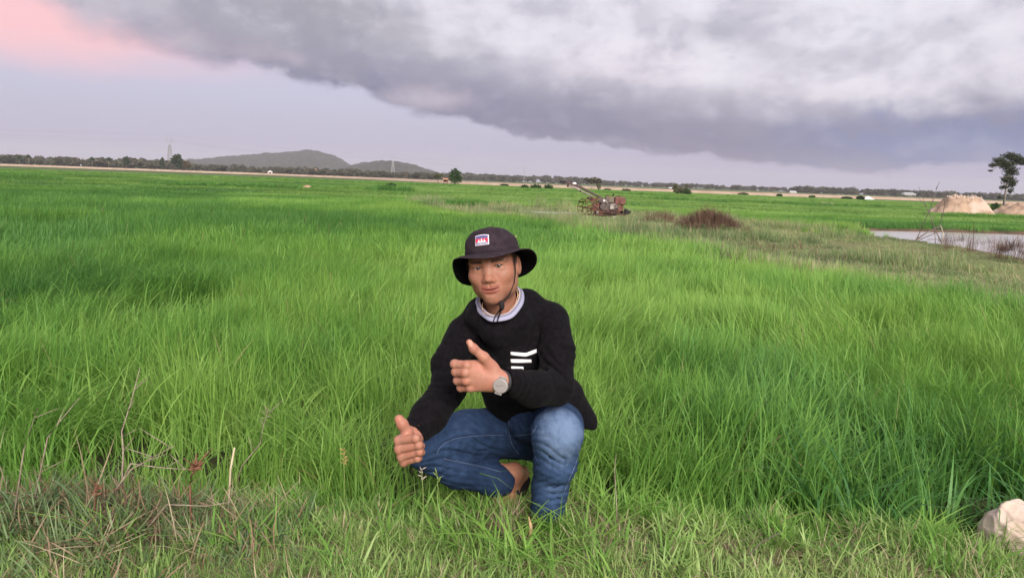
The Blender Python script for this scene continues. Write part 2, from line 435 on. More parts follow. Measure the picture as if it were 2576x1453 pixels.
def grass_mat(name, dark, mid, lite, dry=(0.42, 0.34, 0.17), dryness=0.03, transl=0.4, rough=0.5, tip=None):
    m, T, p = principled(name, rough=rough, spec=0.3)
    t = T.new('ShaderNodeAttribute', attribute_name='tint', attribute_type='INSTANCER').outputs['Fac']
    v = T.new('ShaderNodeAttribute', attribute_name='v').outputs['Fac']
    h = T.new('ShaderNodeAttribute', attribute_name='h').outputs['Fac']
    pos = T.new('ShaderNodeNewGeometry').outputs['Position']
    u = T.add(T.mul(t, 0.75), T.mul(T.sub(v, 0.5), 0.45))
    u = T.add(u, T.mul(T.sub(T.noise(pos, 1.7, 2), 0.5), 0.5))
    c = T.mix(T.sstep(u, 0.0, 0.5), dark, mid); c = T.mix(T.sstep(u, 0.4, 0.9), c, lite)
    v2 = T.m('FRACT', T.mul(v, 37.3))
    c = T.mix(T.sstep(v2, 1 - dryness * 1.2 - 0.001, 1 - dryness * 0.8), c, dry)
    if tip is not None: c = T.mix(T.mul(T.sstep(h, 0.75, 1.0), 0.6), c, tip)
    T.l.new(c, p.inputs['Base Color'])
    tr = T.new('ShaderNodeBsdfTranslucent'); T.l.new(c, tr.inputs[0])
    mx = T.new('ShaderNodeMixShader'); mx.inputs[0].default_value = transl
    T.l.new(p.outputs[0], mx.inputs[1]); T.l.new(tr.outputs[0], mx.inputs[2])
    T.l.new(mx.outputs[0], T.n['Material Output'].inputs[0])
    return m
def source(name): return bpy.data.collections.new(name)

def scatter(name, xy, rz, scl, idx, tint, coll, z=None, tilt=None, parent=None, label=None, cat=None):
    """one 'stuff' object: real blades instanced on points"""
    n = len(xy); z = height(xy[:, 0], xy[:, 1]) if z is None else z
    me = bpy.data.meshes.new(name); me.vertices.add(n)
    me.vertices.foreach_set('co', np.column_stack([xy, z]).astype(np.float32).ravel())
    rot = np.zeros((n, 3)); rot[:, 2] = rz
    if tilt is not None: rot[:, :2] = tilt
    scl = np.asarray(scl); scl = np.repeat(scl[:, None], 3, 1) if scl.ndim == 1 else scl
    attr(me, 'rot', rot, 'FLOAT_VECTOR'); attr(me, 'scl', scl, 'FLOAT_VECTOR'); attr(me, 'idx', idx, 'INT'); attr(me, 'tint', tint)
    o = bpy.data.objects.new(name, me); COL.objects.link(o)
    g = bpy.data.node_groups.new(name, 'GeometryNodeTree'); g.is_modifier = True
    g.interface.new_socket('Geometry', in_out='INPUT', socket_type='NodeSocketGeometry')
    g.interface.new_socket('Geometry', in_out='OUTPUT', socket_type='NodeSocketGeometry')
    gi = g.nodes.new('NodeGroupInput'); go = g.nodes.new('NodeGroupOutput')
    ip = g.nodes.new('GeometryNodeInstanceOnPoints'); ci = g.nodes.new('GeometryNodeCollectionInfo')
    ci.inputs['Collection'].default_value = coll; ci.inputs['Separate Children'].default_value = True; ci.inputs['Reset Children'].default_value = True
    ip.inputs['Pick Instance'].default_value = True
    def na(nm, ty):
        q = g.nodes.new('GeometryNodeInputNamedAttribute'); q.data_type = ty; q.inputs['Name'].default_value = nm; return q.outputs['Attribute']
    e2r = g.nodes.new('FunctionNodeEulerToRotation')
    L = g.links
    L.new(na('rot', 'FLOAT_VECTOR'), e2r.inputs[0])
    L.new(gi.outputs[0], ip.inputs['Points']); L.new(ci.outputs[0], ip.inputs['Instance'])
    L.new(e2r.outputs[0], ip.inputs['Rotation']); L.new(na('scl', 'FLOAT_VECTOR'), ip.inputs['Scale']); L.new(na('idx', 'INT'), ip.inputs['Instance Index'])
    L.new(ip.outputs[0], go.inputs[0])
    md = o.modifiers.new('scatter', 'NODES'); md.node_group = g
    tag(o, label, cat, kind='stuff')
    return o

M_RICE = grass_mat('rice_leaf', (0.10, 0.25, 0.055), (0.19, 0.39, 0.070), (0.31, 0.50, 0.11), dryness=0.004, transl=0.45)
M_TURF = grass_mat('turf_leaf', (0.13, 0.26, 0.065), (0.25, 0.40, 0.11), (0.37, 0.49, 0.17), dry=(0.50, 0.41, 0.26), dryness=0.06, transl=0.35)
M_WEED = grass_mat('bund_grass', (0.13, 0.22, 0.085), (0.27, 0.36, 0.14), (0.43, 0.46, 0.22), dry=(0.48, 0.38, 0.25), dryness=0.16, transl=0.35)
M_LUSH = grass_mat('broad_leaf_grass', (0.045, 0.15, 0.035), (0.09, 0.24, 0.055), (0.17, 0.33, 0.09), dryness=0.0, transl=0.3)
M_STRAW = grass_mat('straw', (0.24, 0.17, 0.11), (0.36, 0.28, 0.18), (0.50, 0.42, 0.29), dryness=0.0, transl=0.15)
M_BROWN = grass_mat('dead_weed', (0.10, 0.06, 0.045), (0.17, 0.10, 0.07), (0.28, 0.19, 0.12), dryness=0.0, transl=0.1)

C_TUFT = source('rice_tufts')
for k in range(6): clump('rice_tuft', 22, M_RICE, 0.06, (0.28, 0.52), (0.005, 0.010), (0.12, 0.12), (0.95, 0.6), 0.6, 6, C_TUFT)
C_RICE = source('rice_patches')
for k in range(8): clump('rice_patch', 600, M_RICE, 0.40, (0.30, 0.60), (0.005, 0.0095), (0.14, 0.12), (1.15, 0.65), 0.75, 6, C_RICE)
C_BENT = source('bent_rice_patches')
for k in range(4): clump('bent_patch', 430, M_RICE, 0.38, (0.34, 0.66), (0.006, 0.012), (0.35, 0.15), (1.45, 0.5), 0.92, 6, C_BENT)
C_ARCH = source('arching_leaves')
for k in range(6): clump('arching_leaf', 7, M_RICE, 0.10, (0.38, 0.58), (0.005, 0.0085), (0.18, 0.12), (2.0, 0.5), 0.6, 8, C_ARCH)
C_FAR = source('rice_far_patches')
for k in range(6): clump('rice_far', 700, M_RICE, 1.0, (0.30, 0.55), (0.010, 0.020), (0.15, 0.12), (0.75, 0.45), 0.7, 3, C_FAR)
C_DYKE = source('dyke_clumps')
for k in range(5): clump('dyke_clump', 60, M_RICE, 0.25, (0.25, 0.55), (0.010, 0.020), (0.25, 0.2), (0.8, 0.45), 0.2, 3, C_DYKE)
C_TURF = source('turf_patches')
for k in range(8): clump('turf_patch', 430, M_TURF, 0.15, (0.02, 0.090), (0.0028, 0.0062), (0.75, 0.45), (0.8, 0.5), 0.2, 3, C_TURF)
C_WEED = source('bund_patches')
for k in range(6): clump('bund_patch', 230, M_WEED, 0.42, (0.06, 0.28), (0.004, 0.010), (0.4, 0.3), (0.8, 0.5), 0.3, 3, C_WEED)
C_LUSH = source('lush_clumps')
for k in range(5): clump('lush_clump', 13, M_LUSH, 0.06, (0.35, 0.62), (0.010, 0.018), (0.25, 0.15), (1.7, 0.5), 0.3, 6, C_LUSH)
C_STRAW = source('straw_wisps')
for k in range(5): clump('straw_wisp', 12, M_STRAW, 0.04, (0.05, 0.20), (0.002, 0.004), (1.2, 0.3), (0.3, 0.3), 0.1, 3, C_STRAW)
C_BROWN = source('dead_weed_wisps')
for k in range(5): clump('dead_wisp', 30, M_BROWN, 0.16, (0.15, 0.42), (0.004, 0.009), (0.6, 0.4), (0.9, 0.6), 0.1, 4, C_BROWN)

MAN_XY = np.array([[-0.33, 2.28], [0.22, 2.3], [0.33, 2.75], [0.05, 2.85], [-0.15, 2.72]])   # trampled ground under the crouching man
def jitter_grid(x0, x1, y0, y1, step, g, jit=0.35):
    X, Y = np.meshgrid(np.arange(x0, x1, step), np.arange(y0, y1, step * 0.87))
    X = X + (np.arange(X.shape[0]) % 2)[:, None] * step * 0.5
    xy = np.column_stack([X.ravel(), Y.ravel()]); return xy + g.uniform(-jit, jit, xy.shape) * step
def fan(xy, wid=0.80, r0=0, r1=1e9, pad=0.6):
    r = np.hypot(*xy.T); return xy[(np.abs(xy[:, 0]) < wid * xy[:, 1] + pad) & (r >= r0) & (r < r1)]
def rice_ok(xy, m=0.0):
    x, y = xy.T
    ok = (y > near_edge(x) + 0.02 + m + 0.06 * vnoise(x * 9, y * 9, 4))
    ok &= dist_poly(BUND, x, y) > m * 0.6 - 0.1 + 0.5 * (vnoise(x * 1.5, y * 1.5, 8) - 0.5) * (y > 5)
    ok &= dist_poly(CANAL, x, y) > 0.45 + m * 0.6
    ok &= dist_poly(HOLE, x, y) > 0.02 + m
    ok &= dist_poly(MAN_XY, x, y) > 0.03 + m
    return ok
def lean_dir(x, y):
    return -0.3 + 4.2 * (fbm(x * 0.35 + 3, y * 0.28, 21, 3) - 0.5) + np.pi * sstep(x / np.maximum(y, 1), 0.15, 0.5) * (1 - sstep(y, 6, 12))
def rice_tint(x, y, g):
    t = 0.52 + 1.9 * (fbm(x * 0.22, y * 0.16, 31, 4) - 0.5) + 0.8 * (fbm(x * 0.9, y * 0.6, 33, 3) - 0.5)
    t += 0.22 * (1 - sstep(y, 3.2, 5.0)) * (1 - sstep(x, 0.7, 1.6))
    t -= 0.28 * sstep(-x / np.maximum(y, 1), 0.05, 0.45) * sstep(y, 4, 7) * (1 - sstep(y, 25, 50))
    t += 0.9 * sstep(y, 14, 30) * (fbm(x * 0.07 + 2, y * 0.05, 35, 3) - 0.5) + 0.34 * sstep(y, 18, 45) * sstep(x / np.maximum(y, 1), -0.35, -0.05) + 0.12 * sstep(y, 25, 60)
    t -= 0.25 * np.exp(-((x - 1.7) ** 2 / 0.35 + (y - 3.1) ** 2 / 0.6))
    t -= 0.35 * np.exp(-((x - 1.55) ** 2 / 0.12 + (y - 4.6) ** 2 / 0.5))
    return np.clip(t + g.normal(0, 0.08, len(x)), 0, 1)
def sow_rice():
    g = np.random.default_rng(1)
    xy = fan(jitter_grid(-9, 9, 2.3, 11.2, 0.46, g), r1=11); xy = xy[rice_ok(xy, 0.36)]; x, y = xy.T; n = len(x)
    s = g.uniform(0.85, 1.05, n) * (0.86 + 0.5 * (fbm(x * 0.8, y * 0.8, 41) - 0.5))
    rz = lean_dir(x, y) + g.normal(0, 0.35, n); ti = rice_tint(x, y, g); bent = (fbm(x * 0.55 + 9, y * 0.7, 47, 3) + g.normal(0, 0.04, n)) > 0.53
    gap = (fbm(x * 1.1 + 4, y * 1.1, 48, 2) > 0.70) & (g.uniform(size=n) < 0.5); k = ~bent & ~gap
    scatter('rice_grass', xy[k], rz[k], s[k], g.integers(0, 8, k.sum()), ti[k], C_RICE, tilt=g.normal(0, 0.06, (k.sum(), 2)),
            label='bright green young rice filling the near part of the field behind the man', cat='rice')
    k = bent & ~gap
    scatter('bent_rice', xy[k], rz[k], s[k], g.integers(0, 4, k.sum()), np.clip(ti[k] + 0.06, 0, 1), C_BENT, tilt=g.normal(0, 0.06, (k.sum(), 2)),
            label='swathes of rice bent over by the wind in the near field', cat='rice')
    A = fan(jitter_grid(-7, 7, 2.5, 9, 0.21, g), r1=9); A = A[rice_ok(A, 0.05)]; A = A[g.uniform(size=len(A)) < 0.75]; na_ = len(A)
    scatter('arching_rice_leaves', A, lean_dir(*A.T) + g.normal(0, 0.9, na_), g.uniform(0.75, 1.05, na_), g.integers(0, 6, na_), np.clip(rice_tint(*A.T, g) + 0.3, 0, 1), C_ARCH,
            label='long pale arching leaves standing above the near rice', cat='rice')
    # single tufts along the edges of the paddy
    xy = fan(jitter_grid(-5, 8, 2.3, 24, 0.115, g), r1=24, wid=0.75); k = rice_ok(xy) & ~rice_ok(xy, 0.30) & ((xy[:, 1] < 4) | (g.uniform(size=len(xy)) < 0.25)); xy = xy[k]; x, y = xy.T; n = len(x)
    s = g.uniform(0.75, 1.1, n) * (0.55 + 0.40 * np.where(y < 4, sstep(y - near_edge(x), 0.0, 0.35), 0.9))
    scatter('rice_tufts', xy, lean_dir(x, y) + g.normal(0, 0.7, n), s, g.integers(0, 6, n), rice_tint(x, y, g), C_TUFT, tilt=g.normal(0, 0.14, (n, 2)),
            label='shorter rice tufts along the edge of the mown bund', cat='rice')
    A = fan(jitter_grid(-40, 40, 8, 48, 1.15, g), r0=10.6, r1=46); B = fan(jitter_grid(-140, 140, 30, 170, 3.2, g), r0=45, r1=170)
    sc = np.concatenate([np.full(len(A), 1.0), np.full(len(B), 2.9)]); xy = np.vstack([A, B])
    k = rice_ok(xy, 0.6); xy = xy[k]; sc = sc[k]; x, y = xy.T; n = len(x); r = np.hypot(x, y)
    sz = g.uniform(0.8, 1.0, n) * (0.8 + 0.6 * (fbm(x * 0.3, y * 0.3, 43) - 0.2)) * 0.95 * (1 - 0.62 * sstep(r, 22, 48))
    scatter('distant_rice_grass', xy, lean_dir(x, y) + g.normal(0, 0.6, n), np.column_stack([sc, sc, sz]), g.integers(0, 6, n), rice_tint(x, y, g), C_FAR,
            label='paler sheet of rice running back towards the far road', cat='rice')
sow_rice()

def sow_turf():
    g = np.random.default_rng(5)
    xy = jitter_grid(-2.4, 2.4, 1.75, 2.95, 0.15, g); x, y = xy.T
    k = (y < near_edge(x) + 0.02) & (np.abs(x) < 0.85 * y + 0.2); xy = xy[k]; x, y = xy.T; n = len(x)
    t = np.clip(0.80 + 1.2 * (fbm(x * 2.3, y * 2.3, 51) - 0.5) + g.normal(0, 0.12, n) - 0.25 * sstep(-x, 0.5, 1.3), 0, 1)
    s = g.uniform(0.7, 1.35, n) * (0.7 + 0.7 * fbm(x * 4, y * 4, 52))
    scatter('turf', xy, g.uniform(-3.14, 3.14, n), s, g.integers(0, 8, n), t, C_TURF, tilt=g.normal(0, 0.15, (n, 2)),
            label='short mown grass mixed with straw on the bund in front', cat='grass')
    # loose straw on the turf
    n = 420
    xy = np.column_stack([g.uniform(-1.9, 1.9, n), g.uniform(1.9, 2.75, n)]); x, y = xy.T
    h = on_ground(1345, 1350)[:2]
    xy[:110] = h + g.normal(0, 1, (110, 2)) * (0.10, 0.055)
    k = xy[:, 1] < near_edge(xy[:, 0]) + 0.02; xy = xy[k]; n = len(xy)
    scatter('straw_litter', xy, g.uniform(-3.14, 3.14, n), g.uniform(0.5, 1.0, n), g.integers(0, 5, n), g.uniform(0, 1, n), C_STRAW, z=height(xy[:, 0], xy[:, 1]) + g.uniform(0.0, 0.035, n), tilt=g.normal(0, 0.2, (n, 2)),
            label='dry beige straw scattered over the mown bund', cat='straw')
sow_turf()

def sow_verge():
    g = np.random.default_rng(19); n = 170
    x = g.uniform(-2.0, 2.1, n); y = near_edge(x) + 0.04 - np.abs(g.normal(0, 0.11, n)); xy = np.column_stack([x, y]); xy = xy[(dist_poly(MAN_XY, x, y) > 0.0)]; n = len(xy)
    scatter('verge_tufts', xy, g.uniform(-3.14, 3.14, n), np.column_stack([g.uniform(0.5, 0.9, n)] * 2 + [g.uniform(0.12, 0.34, n)]), g.integers(0, 6, n), np.clip(g.normal(0.75, 0.2, n), 0, 1), C_TUFT, tilt=g.normal(0, 0.2, (n, 2)), label='stray green tufts where the rice meets the mown bund', cat='grass')
sow_verge()
def sow_bund():
    g = np.random.default_rng(6)
    lo = BUND.min(0); hi = np.minimum(BUND.max(0), [16, 60])
    xy = np.vstack([jitter_grid(lo[0], hi[0], lo[1], 26, 0.42, g), jitter_grid(lo[0], hi[0], 26, hi[1], 0.7, g)]); n = len(xy)
    d = dist_poly(BUND, xy[:, 0], xy[:, 1]); dC = dist_poly(CANAL, xy[:, 0], xy[:, 1])
    keep = (d < 0.3) & (dC > 0.35)
    bare = sstep(fbm(xy[:, 0] * 0.5, xy[:, 1] * 0.3, 61), 0.50, 0.62)
    keep &= g.uniform(size=n) > bare * 0.6
    xy = xy[keep]; x, y = xy.T; n = len(x); d = d[keep]
    t = np.clip(0.50 + 1.8 * (fbm(x * 0.45, y * 0.45, 62) - 0.5) + g.normal(0, 0.15, n), 0, 1)
    edge = sstep(-d, 1.2, 0.0)
    TL = on_ground(1515, 545)[:2]; near_t = np.exp(-((x - TL[0]) / 2.6) ** 2 - ((y - TL[1] + 1.2) / 3.0) ** 2)
    sz = 1.35 * (1 - 0.75 * near_t) * g.uniform(0.7, 1.2, n) * (0.30 + 0.85 * edge + 1.0 * sstep(fbm(x * 0.6, y * 0.6, 63), 0.48, 0.72)) * (0.35 + 0.65 * sstep(dC[keep], 0.4, 1.8))
    s = np.column_stack([np.where(y > 26, 1.6, 1.0)] * 2 + [sz])
    scatter('bund_grass', xy, g.uniform(-3.14, 3.14, n), s, g.integers(0, 6, n), t, C_WEED,
            label='dull olive and straw grass on the bund between rice and canal', cat='grass')
    # brown dead weeds heaped on the bund
    spots = [(1785, 588, 1.15, 230, 1.0), (1660, 577, 0.8, 40, 0.9), (1730, 575, 0.6, 20, 0.7), (2130, 573, 0.9, 22, 0.45), (2545, 658, 0.35, 22, 0.8), (2400, 630, 0.8, 9, 0.6), (2480, 640, 0.5, 8, 0.6), (1900, 640, 1.0, 14, 0.5), (2000, 655, 1.2, 12, 0.5)]
    for i, (px, py, sp, cnt, sc) in enumerate(spots):
        c = on_ground(px, py)[:2]
        xy = c + g.normal(0, sp * 0.45, (cnt, 2)); n = cnt
        dd = np.hypot(*(xy - c).T) / sp
        scatter('dead_weeds', xy, g.uniform(-3.14, 3.14, n), g.uniform(0.8, 1.3, n) * sc * np.clip(1.25 - dd, 0.4, 1.3), g.integers(0, 5, n), g.uniform(0, 1, n), C_BROWN, z=height(xy[:, 0], xy[:, 1]) + 0.42 * sc * np.clip(1 - dd, 0, 1) ** 0.7,
                label=['rounded heap of dead brown weeds on the bund right of the tiller', 'small tuft of dead weeds between tiller and large brown heap', 'brown wisps beside the large heap of weeds',
                       'brown tuft on the bund near the canal end', 'dry brown weeds at the right edge by the water', 'dead stalks on the canal bank below the sand mound', 'brown stalks on the bank near the right edge',
                       'thin brown weeds along the rice edge', 'thin dead weeds at the middle of the bund slope'][i], cat='weeds')
sow_bund()

def sow_banks():
    """taller tufts on the low dykes that cross the far fields, and the rim of the canal"""
    g = np.random.default_rng(8)
    P = []; S = []; Tn = []
    lines = [((400, 462), (720, 470), 300, 1.3, 0.15), ((0, 446), (90, 447), 90, 1.6, 0.25), ((700, 466), (1000, 478), 120, 1.0, 0.4), ((1050, 520), (1260, 514), 170, 1.3, 0.2), ((880, 545), (1060, 552), 60, 1.1, 0.1),
             ((1250, 478), (1480, 484), 120, 1.0, 0.45), ((1500, 484), (1700, 494), 120, 1.1, 0.5), ((1640, 498), (1720, 502), 40, 1.1, 0.2), ((1700, 500), (2300, 522), 260, 1.0, 0.4),
             ((960, 478), (1010, 480), 40, 2.0, 0.0), ((2150, 580), (2576, 589), 330, 0.55, 0.5), ((2350, 540), (2600, 548), 160, 1.2, 0.4), ((60, 470), (420, 480), 100, 0.9, 0.3), ((100, 436), (700, 452), 160, 1.1, 0.5), ((700, 452), (1100, 468), 140, 1.1, 0.5)]
    for (a, b, n, sc, ti) in lines:
        A = on_ground(*a)[:2]; B = on_ground(*b)[:2]; t = g.uniform(size=(n, 1))
        D = np.hypot(*A); w = max(0.25, D * 0.012)
        P.append(A + (B - A) * t + g.normal(0, w, (n, 2)) * (1, 1.4)); S.append(g.uniform(0.7, 1.2, n) * sc * (0.45 + D / 260)); Tn.append(np.clip(ti + g.normal(0, 0.15, n), 0, 1))
    n = 420; a = g.uniform(-0.62, 0.62, n); r = g.uniform(34, 150, n); P.append(np.column_stack([r * np.sin(a), r * np.cos(a)])); S.append(g.uniform(0.35, 0.9, n) * (0.5 + r / 200)); Tn.append(np.clip(g.normal(0.25, 0.3, n), 0, 1))
    xy = np.vstack(P); S = np.concatenate(S); Tn = np.concatenate(Tn); n = len(xy)
    k = dist_poly(CANAL, xy[:, 0], xy[:, 1]) > 0.38
    xy, S, Tn = xy[k], S[k], Tn[k]; n = len(xy)
    scatter('dyke_grass', xy, g.uniform(-3.14, 3.14, n), np.column_stack([S * 1.5, S * 1.5, S]), g.integers(0, 5, n), Tn, C_DYKE,
            label='darker rough grass growing on low dykes across the fields', cat='grass')
    q = np.vstack([at(px, py, Y)[:2] for px, py, Y in ((1225, 1262, 2.56), (1250, 1268, 2.56), (1272, 1272, 2.55), (1295, 1272, 2.55), (1318, 1272, 2.55), (1335, 1278, 2.52), (1352, 1296, 2.42), (1368, 1300, 2.40), (1388, 1302, 2.39), (1405, 1300, 2.40), (1425, 1296, 2.43), (1205, 1255, 2.58), (1180, 1250, 2.6))])
    q = np.vstack([q + g.normal(0, 0.018, q.shape) for _ in range(3)]); n = len(q)
    scatter('trampled_tufts', q, g.uniform(-3.14, 3.14, n), np.column_stack([g.uniform(0.45, 0.7, n)] * 2 + [g.uniform(0.14, 0.26, n)]), g.integers(0, 6, n), g.uniform(0.45, 1.0, n), C_TUFT, tilt=g.normal(0, 0.2, (n, 2)), label='short grass tufts around the feet of the man', cat='grass')
    # lush broad blades round the muddy hole at the right
    n = 120
    xy = np.column_stack([g.uniform(1.15, 2.7, n), g.uniform(2.55, 3.9, n)])
    d = dist_poly(HOLE, xy[:, 0], xy[:, 1]); k = (d > 0.02) & (xy[:, 1] > near_edge(xy[:, 0]) - 0.02) & (d < 0.55); xy = xy[k]; n = len(xy)
    ang = np.arctan2(2.95 - xy[:, 1], 2.0 - xy[:, 0]) + g.normal(0, 0.7, n)
    scatter('broad_bladed_grass', xy, ang, g.uniform(0.55, 0.95, n), g.integers(0, 5, n), np.clip(g.normal(0.4, 0.25, n), 0, 1), C_LUSH,
            label='dark arching broad-bladed grass around the muddy hole at right', cat='grass')
sow_banks()

# ------------------------------------------------------------------ hills, woods, trees, pylons and houses beyond the fields
def leaf_mat(name, a, b, c, transl=0.25):
    m, T, p = principled(name, rough=0.6, spec=0.2)
    v = T.new('ShaderNodeAttribute', attribute_name='v').outputs['Fac']; t = T.new('ShaderNodeAttribute', attribute_name='tint', attribute_type='INSTANCER').outputs['Fac']
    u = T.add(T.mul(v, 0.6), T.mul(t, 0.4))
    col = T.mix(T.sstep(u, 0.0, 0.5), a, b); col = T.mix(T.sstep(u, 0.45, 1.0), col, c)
    T.l.new(col, p.inputs['Base Color'])
    tr = T.new('ShaderNodeBsdfTranslucent'); T.l.new(col, tr.inputs[0]); mx = T.new('ShaderNodeMixShader'); mx.inputs[0].default_value = transl
    T.l.new(p.outputs[0], mx.inputs[1]); T.l.new(tr.outputs[0], mx.inputs[2]); T.l.new(mx.outputs[0], T.n['Material Output'].inputs[0])
    return m
LEAF_DK = leaf_mat('leaf_dark', (0.020, 0.040, 0.014), (0.035, 0.062, 0.020), (0.060, 0.085, 0.030))
LEAF_GR = leaf_mat('leaf_green', (0.025, 0.060, 0.016), (0.045, 0.095, 0.025), (0.080, 0.130, 0.040))
LEAF_OL = leaf_mat('leaf_olive', (0.085, 0.095, 0.050), (0.14, 0.145, 0.080), (0.21, 0.20, 0.12))
LEAF_GY = leaf_mat('leaf_grey', (0.10, 0.095, 0.072), (0.16, 0.15, 0.115), (0.24, 0.22, 0.17))
LEAF_EU = leaf_mat('eucalyptus_leaf', (0.038, 0.050, 0.028), (0.070, 0.082, 0.046), (0.12, 0.13, 0.08))
LEAF_BR = leaf_mat('leaf_brownish', (0.07, 0.060, 0.030), (0.12, 0.095, 0.045), (0.17, 0.14, 0.06))
BARK = mottled('bark', (0.10, 0.08, 0.065), (0.20, 0.17, 0.14), 6, 0.9)
BARK_PALE = mottled('pale_bark', (0.22, 0.19, 0.16), (0.34, 0.30, 0.26), 6, 0.9)

def leaf_cloud(blobs, n, size, g, droop=0.0, shell=0.55, asp=0.6):
    """n small leaf faces through the volume of overlapping, ragged lobes"""
    w = np.array([b[1][0] * b[1][1] * b[1][2] for b in blobs]) ** 0.75; w = w / w.sum()
    k = g.choice(len(blobs), n, p=w)
    C = np.array([b[0] for b in blobs])[k]; Rd = np.array([b[1] for b in blobs])[k]
    d = g.normal(size=(n, 3)); d /= np.linalg.norm(d, axis=1)[:, None]
    r = (shell + (1 - shell) * g.uniform(size=n)) * (0.78 + 0.34 * np.sin(d[:, 0] * 5 + k) * np.sin(d[:, 2] * 6 + 2 * k))
    P = C + d * Rd * r[:, None]
    nrm = d * 0.5 + g.normal(0, 0.7, (n, 3)) + np.array([0, 0, 0.3]); nrm /= np.linalg.norm(nrm, axis=1)[:, None]
    a = np.cross(nrm, g.normal(size=(n, 3)) + np.array([0, 0, -droop])); a /= np.linalg.norm(a, axis=1)[:, None]; b = np.cross(nrm, a)
    s = size * g.uniform(0.6, 1.4, n)[:, None]
    s = s * 1.25
    V = np.stack([P - a * s * asp * 0.5, P - b * s * 0.5 * 0.9, P + a * s * asp * 0.5, P + b * s * 0.5], 1).reshape(-1, 3)
    F = np.arange(n * 4).reshape(n, 4)
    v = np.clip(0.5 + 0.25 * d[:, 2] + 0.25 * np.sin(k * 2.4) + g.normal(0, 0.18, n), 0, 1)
    return V, F, np.repeat(v, 4)
def crown_obj(name, blobs, n, size, mat, parent, g, **kw):
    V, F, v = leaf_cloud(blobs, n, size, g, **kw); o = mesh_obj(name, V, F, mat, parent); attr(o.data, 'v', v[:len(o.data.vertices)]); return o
def tree(name, label, px, base, top, Y, wpx, mat, blobs, trunk=0.3, n=1200, leaf=0.3, bark=None, group=None, cat='tree', lean=0.0, limbs=4, tr_r=None, **kw):
    """blobs in unit coordinates: x -0.5..0.5 across the crown's width, z 0..1 from foot to top"""
    g = np.random.default_rng(int(px * 7 + base))
    b = at(px, base, Y); h = at(px, top, Y)[2] - b[2]; w = wpx * Y / FPX
    z0 = height(b[0], b[1]) if Y < 160 else -0.05
    h += b[2] - z0 if b[2] > z0 else 0
    root = empty(name, (b[0], b[1], z0)); tag(root, label, cat, group)
    B = [((x * w, y * w, z * h), (rx * w * 1.12, rx * w, rz * h * 1.1)) for x, y, z, rx, rz in blobs]
    tr = MB(); r0 = tr_r or max(0.05, 0.028 * h); th = trunk * h
    p0 = (0, 0, -0.2); p1 = (lean * w * 0.5, 0, th * 0.6); p2 = (lean * w, 0, max(th, 0.35 * h))
    tr.tube([p0, p1, p2], [r0 * 1.3, r0, r0 * 0.75], 7)
    for i in g.choice(len(B), min(limbs, len(B)), replace=False):
        q = np.array(B[i][0]); s = np.array(p1) + (np.array(p2) - np.array(p1)) * g.uniform(0.3, 1)
        tr.tube([s, (s + q) / 2 + np.array([0, 0, 0.05 * h]), q], [r0 * 0.6, r0 * 0.42, r0 * 0.2], 5)
    tr.build('trunk', bark or BARK, root, True)
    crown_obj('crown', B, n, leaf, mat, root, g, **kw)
    return root

def build_hills():
    m = mottled('hill_woods', (0.012, 0.018, 0.009), (0.040, 0.045, 0.022), 0.11, 0.95, bump=0.0, c=(0.05, 0.042, 0.028))
    for prof, Y0, name in (([(380, 412), (440, 404), (480, 402), (560, 395), (640, 388), (700, 384.5), (770, 378), (800, 380), (830, 388), (860, 402), (888, 418), (930, 434), (980, 450)], 2300, 'hill'),
                     ([(800, 444), (850, 428), (888, 415), (920, 408), (960, 403.5), (990, 405), (1030, 412), (1065, 422), (1100, 434), (1140, 452)], 1900, 'hill')):
        xs = np.linspace(prof[0][0], prof[-1][0], 230); tops = np.interp(xs, [p[0] for p in prof], [p[1] for p in prof]); ds = np.linspace(-1, 1, 70)
        V = []
        for x, t in zip(xs, tops):
            c = at(x, t, Y0); hh = max(0.5, c[2])
            for d in ds:
                Yd = Y0 + d * 420; q = np.array([c[0] * Yd / Y0, Yd]); pr = math.cos(d * math.pi / 2) ** 1.2 if abs(d) < 1 else 0
                bump = (vnoise(q[0] / 22, q[1] / 22, 5) - 0.5) * 6.5 + (vnoise(q[0] / 8, q[1] / 8, 6) - 0.5) * 5.0
                V.append((q[0], q[1], hh * pr + bump * min(1, hh * pr / 10) - 1.5))
        n = len(ds); i, j = np.meshgrid(np.arange(len(xs) - 1), np.arange(n - 1), indexing='ij')
        F = np.stack([i * n + j, (i + 1) * n + j, (i + 1) * n + j + 1, i * n + j + 1], -1).reshape(-1, 4)
        tag(mesh_obj(name, V, F, m, smooth=True), kind='structure')
build_hills()

